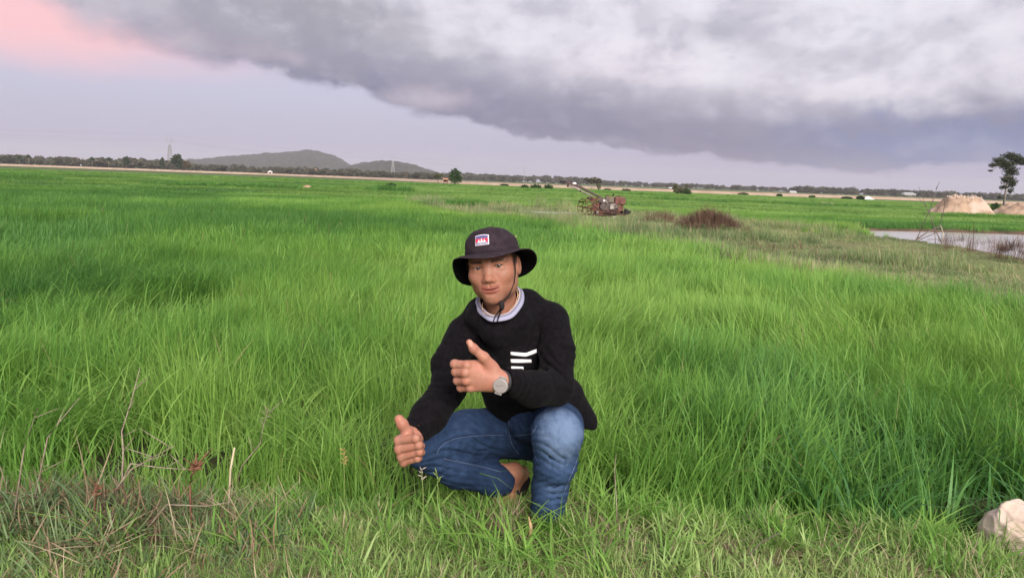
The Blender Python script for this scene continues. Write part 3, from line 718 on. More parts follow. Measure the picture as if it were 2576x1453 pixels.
def build_woods():
    """the distant tree belt reads as one mass: instanced leafy crowns"""
    g = np.random.default_rng(11)
    C = source('wood_crowns')
    for k in range(6):
        bl = [((g.uniform(-0.35, 0.35), g.uniform(-0.35, 0.35), g.uniform(0.25, 0.75)), (g.uniform(0.2, 0.4),) * 2 + (g.uniform(0.15, 0.3),)) for _ in range(6)]
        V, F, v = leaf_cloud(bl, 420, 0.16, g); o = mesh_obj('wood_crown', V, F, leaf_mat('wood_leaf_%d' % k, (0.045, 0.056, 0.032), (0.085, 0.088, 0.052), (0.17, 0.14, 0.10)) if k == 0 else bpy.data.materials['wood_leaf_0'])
        COL.objects.unlink(o); C.objects.link(o); attr(o.data, 'v', v)
    P = []; S = []; T_ = []
    def belt(x0, x1, Yn, Yf, n, hpx, tint, top=None):
        for _ in range(n):
            x = g.uniform(x0, x1); Y = g.uniform(Yn, Yf); hp = hpx * g.uniform(0.5, 1.25)
            b = at(x, 455, Y); h = 1.08 * hp * Y / FPX + 0.6
            P.append((b[0], Y, -0.3)); S.append((h * g.uniform(0.9, 1.7), h * g.uniform(0.9, 1.5), h)); T_.append(np.clip(tint + g.normal(0, 0.25), 0, 1))
    belt(-350, 470, 520, 700, 260, 21, 0.5); belt(430, 900, 560, 800, 200, 15, 0.3); belt(850, 1110, 500, 760, 110, 14, 0.5); belt(1090, 1300, 800, 1100, 70, 13, 0.35); belt(1100, 1480, 900, 1200, 130, 15, 0.3)
    belt(1480, 2000, 900, 1300, 190, 10, 0.3); belt(1990, 2600, 700, 1000, 260, 14, 0.25); belt(2550, 3000, 700, 1000, 60, 12, 0.3)
    P = np.array(P); n = len(P)
    scatter('distant_woods', P[:, :2], g.uniform(-3.14, 3.14, n), np.array(S), g.integers(0, 6, n), np.array(T_), C, z=P[:, 2], label='hazy belt of trees along the whole horizon', cat='woods')
build_woods()

def build_trees():
    R1 = [(0, 0, 0.60, 0.42, 0.34), (-0.22, 0.1, 0.5, 0.25, 0.22), (0.24, -0.1, 0.52, 0.25, 0.24), (0.05, 0, 0.82, 0.26, 0.18), (-0.14, 0, 0.75, 0.22, 0.18)]
    tree('round_tree', 'tall dark round tree standing right beside the left pylon', 446, 430, 388, 480, 30, LEAF_DK, [(0, 0, 0.62, 0.44, 0.28), (-0.25, 0, 0.55, 0.25, 0.26), (0.25, 0, 0.6, 0.26, 0.26), (0, 0, 0.85, 0.36, 0.15), (0.1, 0, 0.3, 0.3, 0.2)], 0.3, 700, 1.3)
    tree('small_tree', 'low yellow-brown tree in front of the woods right of the left pylon', 470, 434, 408, 430, 24, LEAF_BR, R1, 0.3, 500, 0.9)
    tree('conical_tree', 'narrow dark tree just left of the left pylon', 409, 428, 397, 500, 15, LEAF_DK, [(0, 0, 0.4, 0.45, 0.3), (0, 0, 0.7, 0.34, 0.22), (0, 0, 0.9, 0.18, 0.1)], 0.2, 400, 1.1)
    tree('round_tree', 'round dark tree rising over the woods left of centre between two palms and pylon', 318, 425, 394, 500, 20, LEAF_DK, R1, 0.3, 450, 1.1)
    for px, top, lab in ((73, 389, 'leftmost sugar palm with a ball of fronds above the far woods'), (232, 395, 'middle sugar palm showing over the far woods at left'), (274, 396, 'third sugar palm from the left over the far woods'), (50, 391, 'stout dark tree just left of the leftmost palm')):
        palm = 'palm' in lab.split('just')[0]
        b = at(px, 418, 520); h = at(px, top, 520)[2]
        rt = empty('sugar_palm' if palm else 'round_tree', (b[0], 520, -0.1)); tag(rt, lab, 'palm' if palm else 'tree', 'sugar palms over the far woods' if palm else None); g = np.random.default_rng(px)
        MB().tube([(0, 0, 0), (0.1, 0, h * 0.5), (0, 0, h - 1.2)], [0.3, 0.22, 0.2], 7).build('trunk', BARK, rt, True)
        crown_obj('crown', [((0, 0, h - 1.0), (1.35 if palm else 2.2, 1.35, 1.15)), ((0, 0, h - 2.4 if not palm else h - 1.2), (1.2 if palm else 2.4, 1.2, 0.9))], 320, 0.9, LEAF_DK, rt, g, shell=0.3)
    tree('field_tree', 'full green rounded tree in the fields behind the man, above his hat', 1144.6, 466, 422, 148, 37, LEAF_GR, [(0, 0, 0.55, 0.42, 0.30), (-0.25, 0, 0.42, 0.26, 0.24), (0.26, 0, 0.42, 0.26, 0.26), (-0.1, 0, 0.78, 0.28, 0.18), (0.16, 0, 0.74, 0.28, 0.18), (0, 0, 0.92, 0.15, 0.09), (0, 0, 0.25, 0.4, 0.16)], 0.2, 1700, 0.22)
    tree('field_tree', 'small brownish umbrella-shaped tree left of the green field tree', 1102, 462, 433, 165, 25, LEAF_OL, [(0, 0, 0.75, 0.45, 0.2), (-0.25, 0, 0.65, 0.25, 0.15), (0.28, 0, 0.8, 0.2, 0.16)], 0.5, 600, 0.22)
    tree('field_tree', 'pale grey wind-bent tree behind the handlebars of the tiller', 1491, 479, 445, 150, 47, LEAF_GY, [(-0.28, 0, 0.78, 0.22, 0.13), (0.05, 0, 0.80, 0.30, 0.16), (0.28, 0, 0.72, 0.24, 0.20), (0.0, 0, 0.62, 0.22, 0.12), (0.3, 0, 0.45, 0.15, 0.2)], 0.5, 2600, 0.24, BARK_PALE, lean=-0.15, limbs=5)
    tree('field_shrub', 'dark upright shrub under the right side of the pale grey tree', 1506, 480, 461, 149, 14, LEAF_OL, [(0, 0, 0.5, 0.45, 0.42), (0.1, 0, 0.75, 0.3, 0.22)], 0.2, 420, 0.15, cat='shrub')
    tree('field_shrub', 'broad olive shrub with bare twigs right of the tiller in the far field', 1712, 490, 462, 130, 44, LEAF_OL, [(-0.25, 0, 0.45, 0.25, 0.40), (0.0, 0, 0.40, 0.30, 0.3), (0.28, 0, 0.38, 0.25, 0.32), (-0.3, 0, 0.75, 0.14, 0.2), (0.32, 0, 0.85, 0.16, 0.1)], 0.3, 2000, 0.2, BARK_PALE, cat='shrub', limbs=5)
    tree('field_shrub', 'dark green bush at the right foot of the broad olive shrub', 1727, 491, 474, 127, 26, LEAF_GR, [(0, 0, 0.5, 0.5, 0.5), (0.2, 0, 0.4, 0.3, 0.4)], 0.1, 500, 0.16, cat='shrub')
    for px, b, t, w, Y, mt, lab in ((1320, 475, 466, 18, 140, LEAF_GR, 'leftmost of the low green bushes left of the tiller handlebars'), (1347, 475.5, 463, 30, 138, LEAF_GR, 'largest of the low green bushes left of the tiller handlebars'), (1379, 476, 464, 24, 138, LEAF_GR, 'green bush nearest the tips of the tiller handlebars'),
                                   (1269, 470, 464, 22, 170, LEAF_DK, 'faint flat bush in the field right of the green tree'), (1528, 480, 474, 18, 150, LEAF_OL, 'small olive bush right of the pale grey tree'), (1575, 482, 474, 22, 145, LEAF_OL, 'olive bush above the engine of the tiller'),
                                   (1960, 494, 487, 14, 160, LEAF_DK, 'small dark bush left of the white house at right'), (2042, 499, 491, 16, 150, LEAF_GR, 'low green bush between the white house and the white tent'), (2129, 502, 494, 30, 150, LEAF_DK, 'dark spreading bush left of the white tent'), (2164, 502, 492, 22, 150, LEAF_DK, 'dark round bush touching the white tent'),
                                   (2504, 520, 506, 26, 75, LEAF_GR, 'green bush between the two sand mounds'), (984, 480, 465, 26, 88, LEAF_GR, 'lone dark green bush in the rice left of the field trees'), (277, 429, 423, 7, 300, LEAF_BR, 'tiny dark bush on the far road at left'), (1870, 492, 485, 26, 165, LEAF_OL, 'pale low bush by the far road right of the olive shrub')):
        tree('low_bush', lab, px, b, t, Y, w, mt, [(-0.2, 0, 0.42, 0.3, 0.42), (0.22, 0, 0.42, 0.3, 0.45), (0, 0, 0.6, 0.3, 0.38)], 0.15, 500, 0.0016 * Y, group='low bushes dotted over the fields', cat='bush')
    # the wind-blown eucalyptus behind the sand mounds
    E = [(0.05, 0, 0.90, 0.24, 0.08), (-0.22, 0, 0.82, 0.20, 0.08), (0.22, 0, 0.84, 0.20, 0.10), (-0.05, 0, 0.76, 0.26, 0.09), (0.36, 0, 0.80, 0.12, 0.06), (-0.38, 0, 0.735, 0.12, 0.045), (-0.42, 0, 0.64, 0.07, 0.025), (0.08, 0, 0.64, 0.20, 0.10), (0.0, 0, 0.50, 0.18, 0.09), (0.14, 0, 0.44, 0.14, 0.10), (-0.05, 0, 0.36, 0.12, 0.05), (0.12, 0, 0.30, 0.09, 0.06), (-0.12, 0, 0.18, 0.08, 0.03)]
    tree('eucalyptus_tree', 'tall slender eucalyptus with wind-torn crown at the right edge', 2526, 506, 378, 112, 102, LEAF_EU, E, 0.75, 10000, 0.22, BARK_PALE, limbs=13, tr_r=0.13, lean=0.03, shell=0.15, asp=0.35)
build_trees()

STEEL_FAR = principled('galvanised_steel', (0.34, 0.34, 0.35), 0.6, 0.3)[0]
def pylon(px, base, top, Y, lab):
    b = at(px, base, Y); H = at(px, top, Y)[2] + 0.5; root = empty('power_pylon', (b[0], Y, -0.5)); tag(root, lab, 'pylon', 'power pylons crossing the plain'); r = 0.0040 * H + 0.08
    wb, ww = 0.085 * H, 0.022 * H; zw = 0.72 * H
    def leg(sx, sy, z): w = wb + (ww - wb) * min(1, z / zw); return np.array([sx * w, sy * w, z])
    for sx in (-1, 1):
        for sy in (-1, 1): MB().tube([leg(sx, sy, 0), leg(sx, sy, zw * 0.5), leg(sx, sy, zw)], r, 5).build('leg', STEEL_FAR, root)
    zs = [0, 0.2, 0.36, 0.49, 0.60, 0.68, 0.72]
    for a, c in zip(zs[:-1], zs[1:]):
        mb = MB()
        for s in (-1, 1):
            for ax in (0, 1):
                f = (lambda u, z: leg(u, s, z)) if ax == 0 else (lambda u, z: leg(s, u, z))
                mb.tube([f(-1, a * H), f(1, c * H)], r * 0.6, 4); mb.tube([f(1, a * H), f(-1, c * H)], r * 0.6, 4); mb.tube([f(-1, c * H), f(1, c * H)], r * 0.6, 4)
        mb.build('bracing', STEEL_FAR, root)
    for s in (-1, 1):
        MB().tube([(s * ww, 0, zw), (s * 0.052 * H, 0, 0.84 * H), (s * 0.085 * H, 0, H)], r, 5).build('horn', STEEL_FAR, root)
        MB().tube([(s * 0.05 * H, 0, 0.83 * H), (s * 0.14 * H, 0, 0.86 * H)], r * 0.8, 5).build('arm', STEEL_FAR, root)
    MB().tube([(-0.06 * H, 0, 0.86 * H), (0.06 * H, 0, 0.86 * H)], r * 0.8, 5).build('crossbeam', STEEL_FAR, root)
    MB().tube([(-0.045 * H, 0, 0.6 * H), (0.045 * H, 0, 0.6 * H)], r * 0.8, 5).build('crossbeam', STEEL_FAR, root)
    return np.array([b[0], Y, 0]), H
T1 = pylon(428, 428, 340, 820, 'tallest power pylon beside the round tree at left')
T2 = pylon(988, 454, 388, 1150, 'smaller hazy power pylon in front of the second hill')
T3 = pylon(1318, 460, 416, 1700, 'faint farthest power pylon above the flat horizon')
def wires():
    m = principled('cable', (0.16, 0.16, 0.17), 0.6)[0]
    T0 = (np.array([T1[0][0] - 420, 560, 0]), T1[1])
    for k, (f, lab) in enumerate(((0.86, 'upper power cable sagging between the pylons'), (0.80, 'middle power cable sagging between the pylons'), (0.995, 'topmost thin earth wire between the pylons'))):
        mb = MB(); pts = []
        for a, b in ((T0, T1), (T1, T2), (T2, T3)):
            for t in np.linspace(0, 1, 9)[(1 if pts else 0):]:
                p = a[0] + (b[0] - a[0]) * t; z = (a[1] + (b[1] - a[1]) * t) * f - 5 * 4 * t * (1 - t); pts.append((p[0] + (k - 1) * 5, p[1], z))
        tag(mb.tube(pts, 0.045, 4).build('power_cable', m), lab, 'cable', 'cables strung on the pylons')
wires()

WHITE = mottled('whitewash', (0.72, 0.70, 0.68), (0.60, 0.58, 0.57), 0.6, 0.8)
ROOF_RED = mottled('tile_roof', (0.34, 0.17, 0.10), (0.42, 0.24, 0.15), 0.8, 0.8); ROOF_GREY = mottled('sheet_roof', (0.55, 0.55, 0.57), (0.45, 0.45, 0.48), 0.5, 0.5); DARKW = principled('dark_opening', (0.04, 0.04, 0.045), 0.5)[0]; TIMBER = mottled('weathered_timber', (0.16, 0.09, 0.06), (0.24, 0.14, 0.10), 3, 0.9)
def house(px, base, top, Y, wpx, lab, roof, name='house', cat='house', hip=0.35, win=3):
    b = at(px, base, Y); h = (top and at(px, top, Y)[2] - b[2]); w = wpx * Y / FPX; z0 = b[2] - 0.3
    root = empty(name, (b[0], Y, z0)); tag(root, lab, cat); hw = h * (1 - hip) + 0.3; d = w * 0.6
    MB().box((0, d / 2, hw / 2), (w * 0.94, d, hw)).build('wall', WHITE, root)
    e = w * 0.53; V = [(-e, -d * 0.1, hw), (e, -d * 0.1, hw), (e, d * 1.1, hw), (-e, d * 1.1, hw), (-w * 0.36, d / 2, h + 0.3), (w * 0.36, d / 2, h + 0.3)]
    mesh_obj('roof', V, [(0, 1, 5, 4), (2, 3, 4, 5), (1, 2, 5), (3, 0, 4), (3, 2, 1, 0)], roof, root)
    for k in range(win): MB().box(((k - (win - 1) / 2) * w * 0.8 / max(win, 1), -0.03, hw * 0.5), (w * 0.09, 0.1, hw * 0.4)).build('window', DARKW, root)
    return root
house(1995.7, 487, 480, 560, 17, 'white flat house on the horizon right of centre', ROOF_GREY); house(2290, 490, 484.5, 620, 30, 'long low hall with pale roof left of the sand mound', ROOF_GREY, 'hall', 'hall', 0.6, 5)
house(1650, 479, 473, 600, 16, 'small white house on the horizon right of the grey tree', ROOF_GREY); house(1688, 479, 471, 520, 12, 'pale square house left of the olive shrub', ROOF_GREY)
house(788, 434, 423, 640, 16, 'temple hall with steep orange roof among the woods under the hill', ROOF_RED, 'temple_hall', 'temple', 0.7, 3); house(1870, 494, 490, 420, 24, 'low white roadside building right of the olive shrub', ROOF_GREY); house(1900, 497, 491, 400, 12, 'small white kiosk beside the far road', ROOF_GREY, 'kiosk', 'kiosk', 0.3, 1)
def tent():
    b = at(2182, 502, 165); root = empty('white_tent', (b[0], 165, b[2] - 0.2)); tag(root, 'small white pointed tent beside the dark bushes at right', 'tent'); w, h = 1.1, 0.95
    mesh_obj('canopy', [(-w, -w, 0.25), (w, -w, 0.25), (w, w, 0.25), (-w, w, 0.25), (-0.2, 0, h), (0.2, 0, h)], [(0, 1, 5, 4), (2, 3, 4, 5), (1, 2, 5), (3, 0, 4)], WHITE, root); MB().box((0, 0, 0.0), (2 * w - 0.1, 2 * w - 0.1, 0.5)).build('wall', WHITE, root)
tent()
def gate():
    """white pagoda gate and balustrade on the far road below the hill"""
    Y = 318; b = at(679.6, 439, Y); u = Y / FPX; root = empty('temple_gate', (b[0], Y, b[2] - 0.3)); tag(root, 'white temple gateway on the far road below the big hill', 'gate')
    for s in (-1, 1): MB().box((s * 4 * u, 0, 4 * u), (2.2 * u, 2.2 * u, 8 * u)).build('pillar', WHITE, root)
    MB().box((0, 0, 8.6 * u), (12 * u, 3 * u, 1.6 * u)).build('lintel', WHITE, root); MB().box((0, 0, 10.4 * u), (7 * u, 2 * u, 1.8 * u), taper=0.5).build('pediment', WHITE, root)
    a, c = at(672, 441, Y), at(738, 444.5, Y - 12); wl = empty('white_balustrade', (a[0], a[1], a[2] - 0.3)); tag(wl, 'long white balustrade with posts running right from the temple gate', 'balustrade'); n = 14
    v = c - a
    for k in range(n): MB().box(v * k / (n - 1) + np.array([0, 0, 3.4 * u]), (1.5 * u, 1.5 * u, 6.6 * u)).build('post', WHITE, wl)
    for k in range(n - 1): MB().box(v * (k + 0.5) / (n - 1) + np.array([0, 0, 2.2 * u]), (abs(v[0]) / (n - 1) - 1.6 * u, 0.8 * u, 3.2 * u)).build('panel', WHITE, wl)
gate()
def hut():
    Y = 160; b = at(1121, 461, Y); u = Y / FPX; root = empty('field_hut', (b[0], Y, b[2] - 0.1)); tag(root, 'little stilted field hut with rusty roof left of the green tree', 'hut')
    for sx in (-1, 1):
        for sy in (-1, 1): MB().box((sx * 5 * u, sy * 4 * u, 5 * u), (0.9 * u, 0.9 * u, 11 * u)).build('post', TIMBER, root)
    MB().box((0, 0, 4.5 * u), (11.5 * u, 9.5 * u, 1.0 * u)).build('floor_deck', TIMBER, root)
    MB().box((0, 4.6 * u, 7.5 * u), (10 * u, 0.5 * u, 5 * u)).build('back_wall', TIMBER, root)
    e = 7 * u; mesh_obj('roof', [(-e, -e, 10 * u), (e, -e, 10 * u), (e, e, 10 * u), (-e, e, 10 * u), (-e, 0, 14 * u), (e, 0, 14 * u)], [(0, 1, 5, 4), (2, 3, 4, 5), (1, 2, 5), (3, 0, 4), (3, 2, 1, 0)], ROOF_RED, root)
hut()

# ------------------------------------------------------------------ bare ground, sand mounds, straw heaps
def ground_patch(name, pts, mat, dz=0.02):
    P = gpoly(pts); c = P.mean(0); V = []; n = 40
    s = np.linspace(0, len(P), n, endpoint=False); Q = np.array([P[int(t)] + (P[(int(t) + 1) % len(P)] - P[int(t)]) * (t % 1) for t in s])
    Q = c + (Q - c) * (1 + 0.25 * (vnoise(Q[:, 0] * 2, Q[:, 1] * 2, 9) - 0.5))[:, None]
    z = height(Q[:, 0], Q[:, 1]).max() + dz
    o = mesh_obj(name, [(q[0], q[1], z) for q in Q], [tuple(range(n))], mat); tag(o, kind='structure'); return o
ground_patch('puddle', [(1300, 535), (1345, 533.5), (1462, 537), (1462, 540), (1380, 540)], bpy.data.materials['canal_water'], 0.01)
SOIL = mottled('red_soil', (0.42, 0.22, 0.15), (0.52, 0.32, 0.23), 3, 0.95)
ground_patch('bare_soil', [(1366, 549), (1395, 547), (1424, 549), (1420, 553), (1370, 553)], SOIL, 0.012)

SAND = mottled('sandy_earth', (0.44, 0.31, 0.22), (0.32, 0.22, 0.155), 1.6, 0.95, bump=0.08, c=(0.50, 0.39, 0.31))
CRUST = mottled('pale_crust', (0.66, 0.58, 0.52), (0.52, 0.42, 0.34), 3, 0.95)
def mound(label, prof, base, Y, mat, name='sand_mound', cat='mound', rough=1.0, cut=None, group=None):
    """heap whose ridge follows the surveyed outline (photo x, y of the top)"""
    xs = np.array([p[0] for p in prof], float); b = at(xs.mean(), base, Y); u = Y / FPX
    tops = np.array([at(p[0], p[1], Y)[2] - at(p[0], base + (p[0] - xs.mean()) * 0.036, Y)[2] for p in prof]); X = np.array([at(p[0], base, Y)[0] for p in prof]) - b[0]
    nx, ny = 64, 40; gx = np.linspace(X[0] - 0.2, X[-1] + 0.2, nx); dep = max(0.5, (X[-1] - X[0]) * 0.38); gy = np.linspace(-dep, dep, ny)
    GX, GY = np.meshgrid(gx, gy, indexing='ij'); ridge = np.interp(GX, X, tops, left=0, right=0)
    pr = np.clip(1 - np.abs(GY / dep) ** 2.4, 0, 1)
    nz = fbm(GX * 1.1 + 7, GY * 1.1, int(Y)) - 0.5; n2 = fbm(GX * 4, GY * 4, int(Y) + 3) - 0.5
    Z = ridge * pr * (1 + 0.30 * rough * nz) + (n2 * 0.30 + 0.5 * (np.abs(fbm(GX * 2.2, GY * 1.2, 91) - 0.5) - 0.12)) * rough * np.minimum(1, ridge) * u / 0.03 * pr - 0.08
    if cut: Z = np.where(GX > cut[0], Z * np.clip(1 - (GX - cut[0]) / cut[1], 0, 1) ** 0.7, Z)
    z0 = height(b[0], b[1])
    V = np.stack([GX, GY, Z], -1).reshape(-1, 3); i, j = np.meshgrid(np.arange(nx - 1), np.arange(ny - 1), indexing='ij'); F = np.stack([i * ny + j, (i + 1) * ny + j, (i + 1) * ny + j + 1, i * ny + j + 1], -1).reshape(-1, 4)
    o = mesh_obj(name, V, F, mat, smooth=True); o.location = (b[0], b[1], float(z0)); tag(o, label, cat, group)
    return o, V
YM = on_ground(2420, 535)[1]
m1, V1 = mound('larger sand mound with pale crust on top, behind the canal at right', [(2336, 533), (2352, 522), (2368, 508), (2382, 494), (2396, 490.5), (2420, 489), (2450, 491), (2464, 497), (2476, 516), (2486, 534)], 536, YM, SAND)
def crust_lumps():
    g = np.random.default_rng(3); k = V1[(V1[:, 2] > 0.80 * V1[:, 2].max())]; k = k[g.choice(len(k), min(90, len(k)), replace=False)]; mb = MB()
    for p in k:
        s = g.uniform(0.03, 0.11); Q = np.linalg.qr(g.normal(size=(3, 3)))[0]; mb.box(p + np.array([0, 0, s * 0.2]), (s * 1.5, s * 1.2, s * 0.7), Q, 0.6)
    o = mb.build('crust', CRUST, m1); o['kind'] = 'stuff'
crust_lumps()
mound('smaller smooth sand mound cut off by the right edge', [(2500, 532), (2516, 518), (2535, 506), (2556, 500), (2590, 499), (2640, 510), (2680, 532)], 533, YM * 1.02, SAND)
for prof, base, lab, mt in (([(755, 470), (765, 461), (775, 459.5), (784, 463), (790, 470)], 470, 'little pinkish heap of straw in the rice left of the bushes', SOIL), ([(680, 468), (695, 459), (705, 456), (716, 460), (732, 468)], 469, 'low weedy earth heap on the dyke left of the straw heap', mottled('weedy_earth', (0.20, 0.16, 0.10), (0.12, 0.15, 0.06), 2, 0.95)),
                            ([(2040, 511), (2060, 507), (2075, 505), (2090, 507), (2106, 511)], 511, 'low pale sand heap in the green field at right', SAND), ([(1820, 496), (1840, 493.5), (1865, 496)], 497, 'small flat sand heap right of the olive shrub', SAND), ([(1585, 489), (1592, 487), (1602, 489)], 489.5, 'tiny pale sand heap above the tiller engine', SAND), ([(1612, 491), (1626, 488), (1640, 491)], 491.5, 'tiny pale sand heap just right of the tiller', SAND)):
    mound(lab, prof, base, on_ground(np.mean([p[0] for p in prof]), base)[1], mt, 'earth_heap', 'heap', 0.5, group='small heaps of earth in the fields')

# ------------------------------------------------------------------ rusty power tiller
RUST = mottled('rust', (0.12, 0.055, 0.040), (0.20, 0.10, 0.075), 9, 0.85, 0.2, bump=0.006, c=(0.06, 0.035, 0.03))
RUSTY_RED = mottled('faded_red_paint', (0.13, 0.042, 0.038), (0.19, 0.085, 0.07), 7, 0.7, 0.0, bump=0.003, c=(0.13, 0.07, 0.055))
GREYM = mottled('grimy_iron', (0.085, 0.07, 0.065), (0.17, 0.135, 0.12), 8, 0.75, 0.3, bump=0.005, c=(0.28, 0.15, 0.10)); PALEM = mottled('worn_aluminium', (0.42, 0.38, 0.35), (0.26, 0.22, 0.20), 10, 0.6, 0.3); BLACKM = principled('black_rubber', (0.025, 0.022, 0.025), 0.8)[0]; DKBAR = mottled('dark_painted_bar', (0.060, 0.045, 0.050), (0.14, 0.085, 0.075), 9, 0.6, 0.2); GREENR = mottled('mossy_rust', (0.07, 0.065, 0.025), (0.13, 0.07, 0.04), 8, 0.9, 0.1); WHITEP = principled('white_plastic', (0.75, 0.70, 0.70), 0.5)[0]
def build_tiller():
    g0 = on_ground(1515, 545); Y = g0[1]; k = Y / FPX / 8.0
    zg = float(height(g0[0], g0[1])); root = empty('power_tiller', (g0[0], g0[1], zg)); tag(root, 'rusty two-wheel power tiller parked on the bund with handlebars raised', 'tiller')
    def q(cx, cy, y=0.0): return np.array([(cx - 1300) * k, y, (1060 - cy) * k])
    def bx(name, x0, y0, x1, y1, d0, d1, mat, bev=0.012, taper=1.0, rot=None, parent=root):
        c = (q(x0, y0) + q(x1, y1)) / 2; c[1] = (d0 + d1) / 2; return MB().box(c, (abs(x1 - x0) * k, d1 - d0, abs(y1 - y0) * k), rot, taper).build(name, mat, parent, bevel=bev)
    def tb(name, pts, r, mat, parent=root, n=8): return MB().tube([q(*p) for p in pts], r, n).build(name, mat, parent, True)
    # handlebars
    for dy in (-0.22, 0.20):
        o = 0 if dy < 0 else 1
        hb = tb('handlebar', [(1330, 730, dy * 0.5), (1190, 660, dy * 0.7), (830, 480 + 20 * (1 - o), dy), (600, 418 + 12 * (1 - o), dy), (520, 402, dy)], 0.036, DKBAR)
        tb('grip', [(522, 402, dy), (430, 400, dy)], 0.034, BLACKM, hb); tb('clutch_lever', [(600, 425, dy), (585, 450, dy), (580, 500, dy)], [0.018, 0.026, 0.016], DKBAR, hb); tb('brake_lever', [(520, 405, dy), (512, 440, dy), (460, 446, dy)], 0.011, DKBAR, hb)
    tb('chrome_tube', [(595, 462, -0.25), (1075, 668, -0.16)], 0.03, PALEM); tb('brace', [(700, 440, 0.1), (1100, 610, 0.05), (1330, 730, 0)], 0.020, RUST); tb('gear_rod', [(770, 470, 0.0), (820, 470, 0.0), (940, 530, 0.0), (1090, 610, 0.0), (1260, 680, 0.0)], 0.02, DKBAR)
    tb('gear_lever', [(660, 420, 0.0), (640, 395, 0.0), (645, 345, 0.0)], 0.012, DKBAR)
    c = q(710, 440, 0.0); MB().lathe(c, [(0.085, 0.0), (0.082, 0.02), (0.062, 0.05), (0.03, 0.066), (0.004, 0.07)], (0, 0, 1), 16).build('headlamp', WHITEP, root, True)
    MB().lathe(q(825, 568, -0.25), [(0.01, -0.03), (0.034, -0.02), (0.034, 0.02), (0.01, 0.03)], (0.3, 0, 1), 10).build('clamp_knob', BLACKM, root)
    tb('rope', [(800, 590, -0.25), (782, 690, -0.25), (765, 780, -0.25)], 0.008, mottled('green_rope', (0.15, 0.24, 0.05), (0.25, 0.34, 0.1), 30), n=6)
    # cage wheels
    def cage(name, c, yaw, mat):
        w = empty(name, tuple(c)); w.parent = root; ax = np.array([math.sin(yaw), math.cos(yaw), 0]); e1 = np.array([ax[1], -ax[0], 0]); e2 = np.array([0, 0, 1.0]); Rw = 165 * k; W = 0.11
        for s in (-1, 1): MB().tube([ax * s * W + Rw * (e1 * math.cos(t) + e2 * math.sin(t)) for t in np.linspace(0, 2 * math.pi, 37)], 0.015, 6, False).build('rim', mat, w, True)
        for i in range(11):
            t = 2 * math.pi * i / 11 + 0.2; p = Rw * (e1 * math.cos(t) + e2 * math.sin(t)); tn = -e1 * math.sin(t) + e2 * math.cos(t); B = np.stack([ax, tn, np.cross(ax, tn)], 1); MB().box(p, (2 * W, 0.055, 0.012), B).build('lug', mat, w)
        for i in range(4):
            t = 2 * math.pi * i / 4 + 0.4; p = Rw * (e1 * math.cos(t) + e2 * math.sin(t)); MB().tube([(0, 0, 0), p + ax * W], 0.012, 6).build('spoke', mat, w)
        MB().tube([-ax * 0.1, ax * 0.1], 0.035, 10).build('hub', RUST, w)
    cage('cage_wheel', q(925, 885, -0.42), 1.02, GREENR); cage('cage_wheel', q(1380, 890, 0.62), 0.5, RUST)
    tb('axle', [(930, 890, -0.38), (1060, 905, -0.1), (1380, 890, 0.55)], 0.026, RUST)
    # gearbox, frame and engine
    bx('fender', 985, 685, 1180, 730, -0.24, 0.24, RUST, 0.02); bx('fender_flap', 1035, 728, 1165, 775, -0.22, 0.0, RUST, 0.01)
    bx('gearbox', 1085, 800, 1225, 950, -0.16, 0.16, RUST, 0.03); MB().lathe(q(1150, 880, -0.17), [(0.02, -0.02), (0.11, -0.015), (0.12, 0.015), (0.1, 0.03)], (0, 1, 0), 18).build('gear_cover', RUST, root)
    bx('belt_guard', 1195, 690, 1335, 790, -0.22, -0.06, GREYM, 0.02); MB().lathe(q(1305, 855, -0.2), [(0.03, -0.03), (0.13, -0.03), (0.135, 0.03), (0.05, 0.035)], (0, 1, 0), 22).build('flywheel', GREYM, root); MB().lathe(q(1180, 790, -0.2), [(0.02, -0.02), (0.06, -0.02), (0.06, 0.02), (0.02, 0.02)], (0, 1, 0), 16).build('pulley', RUST, root)
    tb('drive_belt', [(1180, 765, -0.21), (1300, 795, -0.21)], 0.014, BLACKM); bx('engine_block', 1240, 780, 1600, 935, -0.15, 0.18, GREYM, 0.02)
    bx('cylinder_head', 1425, 815, 1520, 915, -0.22, -0.1, PALEM, 0.02); bx('crank_cover', 1530, 810, 1595, 900, -0.21, -0.1, GREYM, 0.02); tb('fuel_pipe', [(1430, 850, -0.24), (1470, 800, -0.24), (1540, 820, -0.24)], 0.012, PALEM); tb('fuel_pipe', [(1500, 900, -0.25), (1560, 860, -0.25), (1600, 880, -0.22)], 0.011, PALEM)
    rd = bx('radiator', 1345, 660, 1510, 780, -0.17, 0.16, GREYM, 0.01); bx('radiator_screen', 1412, 668, 1506, 772, -0.19, -0.172, mottled('olive_screen', (0.14, 0.125, 0.09), (0.20, 0.17, 0.13), 14), 0.004, parent=rd)
    o = bx('fuel_tank', 1522, 655, 1740, 815, -0.17, 0.17, RUSTY_RED, 0.06); MB().lathe(q(1610, 650, -0.02), [(0.05, -0.005), (0.05, 0.02), (0.02, 0.03)], (0, 0, 1), 14).build('filler_cap', RUST, o); bx('tank_strap', 1604, 650, 1622, 820, -0.178, 0.175, RUST, 0.0, parent=o); bx('tank_shoulder', 1640, 720, 1738, 800, -0.182, -0.16, RUSTY_RED, 0.02, parent=o)
